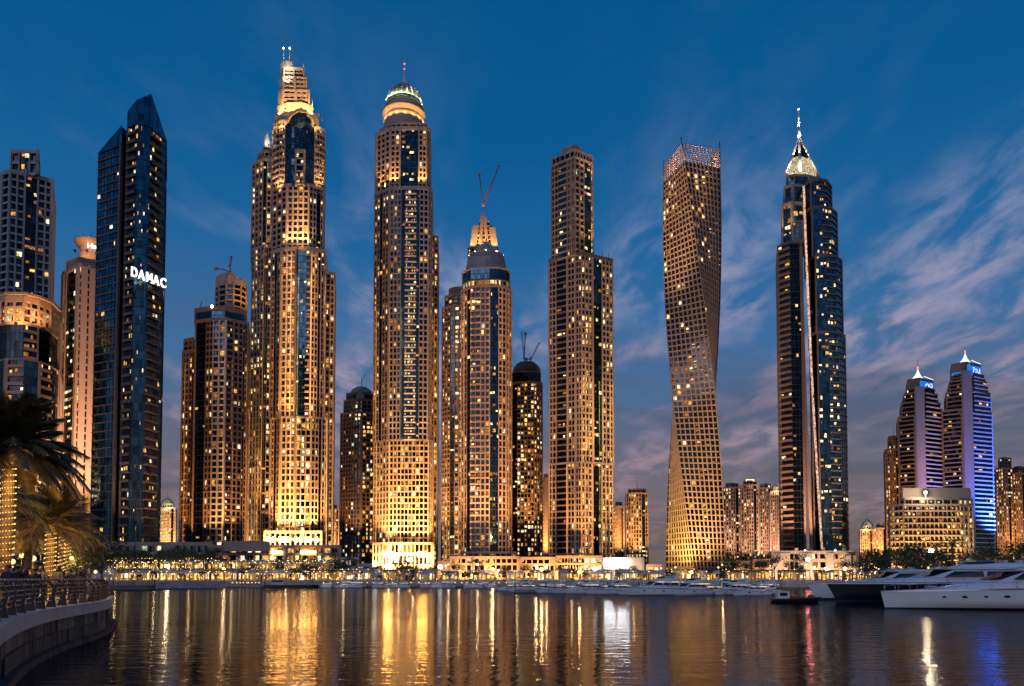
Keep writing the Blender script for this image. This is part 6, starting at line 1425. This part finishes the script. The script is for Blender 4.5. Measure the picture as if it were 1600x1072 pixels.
big_palm(40, 50, 4.2, 3.0, 'palm with shaded trunk between the largest and middle palms', 15, 44, 22, lights=False)
big_palm(-30, 40, 5.4, 3.6, 'palm mostly outside the left frame edge', 16, 44, 22, glow=260)
# hedge lamps and cafe lights behind the crowd
for i, (px, Y, h_) in enumerate([(20, 44, 2.2), (52, 52, 2.6), (112, 58, 2.8), (128, 62, 2.2), (140, 66, 2.4), (60, 60, 1.6), (150, 70, 1.8), (34, 58, 3.0)]):
    p = XY(px, Y); rt = root('lantern', (p.x, p.y, DZ - .03)); q = MB(); q.bar((0, 0, 0), (0, 0, h_ - .2), .04, 0, 5); link(bpy.data.objects.new('post', q.mesh('post', ['metal_dark'])), rt)
    q = MB(); q.ball((0, 0, h_), .16 + .05 * (i % 2), 0, 8); link(bpy.data.objects.new('globe', q.mesh('globe', ['lamp_warm'])), rt)
    l = bpy.data.lights.new('lantern_glow', 'POINT'); l.energy = 110; l.color = (1, .6, .22); l.shadow_soft_size = .2; o = bpy.data.objects.new('lantern_glow', l); link(o, rt); o.location = (0, -.4, h_)
    pend(rt, 'glowing lantern behind the crowd', 'lamp', (p.x, p.y), 'lantern', 'lanterns on the promenade')
for i in range(9):
    px = 8 + i * 19; Y = random.uniform(56, 70); o = copy_tree(random.choice(TREES)); p = XY(px, Y); o.location = (p.x, p.y, DZ - .03); s = random.uniform(.4, .62); o.scale = (s * 1.3, s * 1.3, s); o.rotation_euler.z = i
    pend(o, 'low bushy tree behind the crowd', 'tree', (p.x, p.y), 'tree', 'bushes on the promenade')

# ------------------------------------------------------------------ people at the railing
mat('skin', (.36, .22, .15), .6, var=.05); mat('hair', (.02, .015, .012), .6, var=0)
CL = [('navy', (.02, .03, .07)), ('black', (.012, .012, .014)), ('maroon', (.045, .01, .01)), ('grey', (.045, .045, .05)), ('pale', (.16, .15, .15)), ('brown', (.04, .025, .015)), ('teal', (.01, .035, .04))]
for n_, c_ in CL: mat('cloth_' + n_, c_, .85, var=.15, vscale=9)
mat('trousers', (.03, .03, .04), .85, var=.15, vscale=9)
def body_mesh(pose, h):
    k = h / 1.72; lean, armf, stance = pose
    V = {'pelvis': (0, 0, .95, .135), 'waist': (0, -.01 + lean * .3, 1.10, .125), 'chest': (0, lean * .7, 1.30, .15), 'neck0': (0, lean, 1.45, .075), 'neck': (0, lean + .01, 1.51, .055), 'head0': (0, lean + .02, 1.56, .075), 'head': (0, lean + .03, 1.63, .095), 'top': (0, lean + .02, 1.71, .06)}
    Eg = [('pelvis', 'waist'), ('waist', 'chest'), ('chest', 'neck0'), ('neck0', 'neck'), ('neck', 'head0'), ('head0', 'head'), ('head', 'top')]
    V['nose'] = (0, lean + .13, 1.625, .018); Eg.append(('head', 'nose'))
    for s, sd in ((-1, 'l'), (1, 'r')):
        V['sh' + sd] = (.185 * s, lean * .85, 1.40, .062); V['el' + sd] = (.25 * s, lean * .8 + armf * .08, 1.13, .045); V['wr' + sd] = (.22 * s, lean * .8 + armf * .30, .98 + armf * .10, .032)
        V['pm' + sd] = (.215 * s, lean * .8 + armf * .36, .92 + armf * .12, .036)
        Eg += [('chest', 'sh' + sd), ('sh' + sd, 'el' + sd), ('el' + sd, 'wr' + sd), ('wr' + sd, 'pm' + sd)]
        for fi, (fx, fl) in enumerate(((-.03, .075), (-.01, .085), (.01, .08), (.03, .065))):
            V[f'f{fi}{sd}'] = (.215 * s + fx, lean * .8 + armf * .41 + .01, .92 + armf * .12 - fl, .010); Eg.append(('pm' + sd, f'f{fi}{sd}'))
        V['th' + sd] = (.215 * s, lean * .8 + armf * .36 + .06, .90 + armf * .12, .011); Eg.append(('pm' + sd, 'th' + sd))
        st = stance * s
        V['hp' + sd] = (.095 * s, 0, .88, .10); V['kn' + sd] = (.10 * s, st * .5 + .02, .49, .068); V['an' + sd] = (.105 * s, st * .9 - .02, .09, .045); V['ft' + sd] = (.12 * s, st * .9 + .16, .04, .038)
        Eg += [('pelvis', 'hp' + sd), ('hp' + sd, 'kn' + sd), ('kn' + sd, 'an' + sd), ('an' + sd, 'ft' + sd)]
    bm = bmesh.new(); lay = bm.verts.layers.skin.verify(); bv = {}
    for nm, (x, y, z, r) in V.items(): v = bm.verts.new((x * k, y * k, z * k)); v[lay].radius = (r * k, r * k); v[lay].use_root = nm == 'pelvis'; bv[nm] = v
    for a, b in Eg: bm.edges.new((bv[a], bv[b]))
    me = bpy.data.meshes.new('person'); bm.to_mesh(me); bm.free()
    ob = bpy.data.objects.new('tmp', me); COL.objects.link(ob); ob.modifiers.new('s', 'SKIN').use_smooth_shade = True; ob.modifiers.new('u', 'SUBSURF').levels = 1
    ob.modifiers['u'].render_levels = 1
    dg = bpy.context.evaluated_depsgraph_get(); dg.update(); out = bpy.data.meshes.new_from_object(ob.evaluated_get(dg)); bpy.data.objects.remove(ob)
    for p in out.polygons:
        z = p.center.z / k; ax = abs(p.center.x) / k
        p.material_index = 0 if (z > 1.475 or (ax > .17 and z < 1.06 and z > .6 and ax < .4 and not z < .80)) else (1 if z > .96 else 2); p.use_smooth = True
    return out
POSES = [body_mesh((.03, .2, .06), 1.72), body_mesh((.10, .9, .03), 1.66), body_mesh((.0, .1, .12), 1.80), body_mesh((.05, .5, .02), 1.60)]
HT = [1.72, 1.66, 1.80, 1.60]; LN = [.03, .10, .0, .05]
def hair_mesh(k, ln, long):
    q = MB(); q.lathe((0, ln * k - .005), [(.02, 1.735 * k), (.07, 1.725 * k), (.105, 1.68 * k), (.112, 1.64 * k), (.10, 1.60 * k)] if not long else [(.02, 1.735 * k), (.07, 1.725 * k), (.108, 1.68 * k), (.116, 1.62 * k), (.115, 1.52 * k), (.09, 1.42 * k)], 12)
    q.v = [(x, y - .022 if z < 1.7 * k else y, z) for x, y, z in q.v]; return q.mesh('hair', ['hair'])
HAIR = [[hair_mesh(h_ / 1.72, l_, lg) for lg in (0, 1)] for h_, l_ in zip(HT, LN)]
clothed = {}
crowd = [(14, 27), (22, 30), (33, 27.5), (41, 26.5), (48, 28.5), (55, 27.5), (63, 29), (70, 28.5), (77, 30), (84, 31), (91, 30.5), (99, 31.5), (108, 32.5), (113, 34), (118, 33), (125, 34.5), (133, 36), (139, 36.5), (147, 38.5), (153, 39), (28, 34), (60, 36), (95, 37), (121, 40)]
for i, (px, Y) in enumerate(crowd):
    kk = (1.5, 2.2, 3.2, 1.8, 4.4)[i % 5]
    p = min((a - n * kk for a, n in zip(S, SN) if a.y > 12), key=lambda q_: abs(800 + F * q_.x / q_.y - px))
    k = i % 4; cl = CL[(i * 5 + i // 3) % len(CL)][0]; key = (k, cl)
    if key not in clothed:
        me = POSES[k].copy()
        for m_ in ('skin', 'cloth_' + cl, 'trousers'): me.materials.append(M[m_])
        clothed[key] = me
    o = bpy.data.objects.new('person', clothed[key]); link(o); o.location = (p.x, p.y, DZ - .03); o.rotation_euler.z = random.choice((0, 3.1, 1.2, -1.4, 2.6)) + random.uniform(-.4, .4)
    hh = bpy.data.objects.new('hair', HAIR[k][(i // 2) % 2]); link(hh, o)
    pend(o, f'person in {cl} top standing behind the railing', 'person', (p.x, p.y), 'person', 'people on the promenade', zone='in the crowd')
flush_labels()
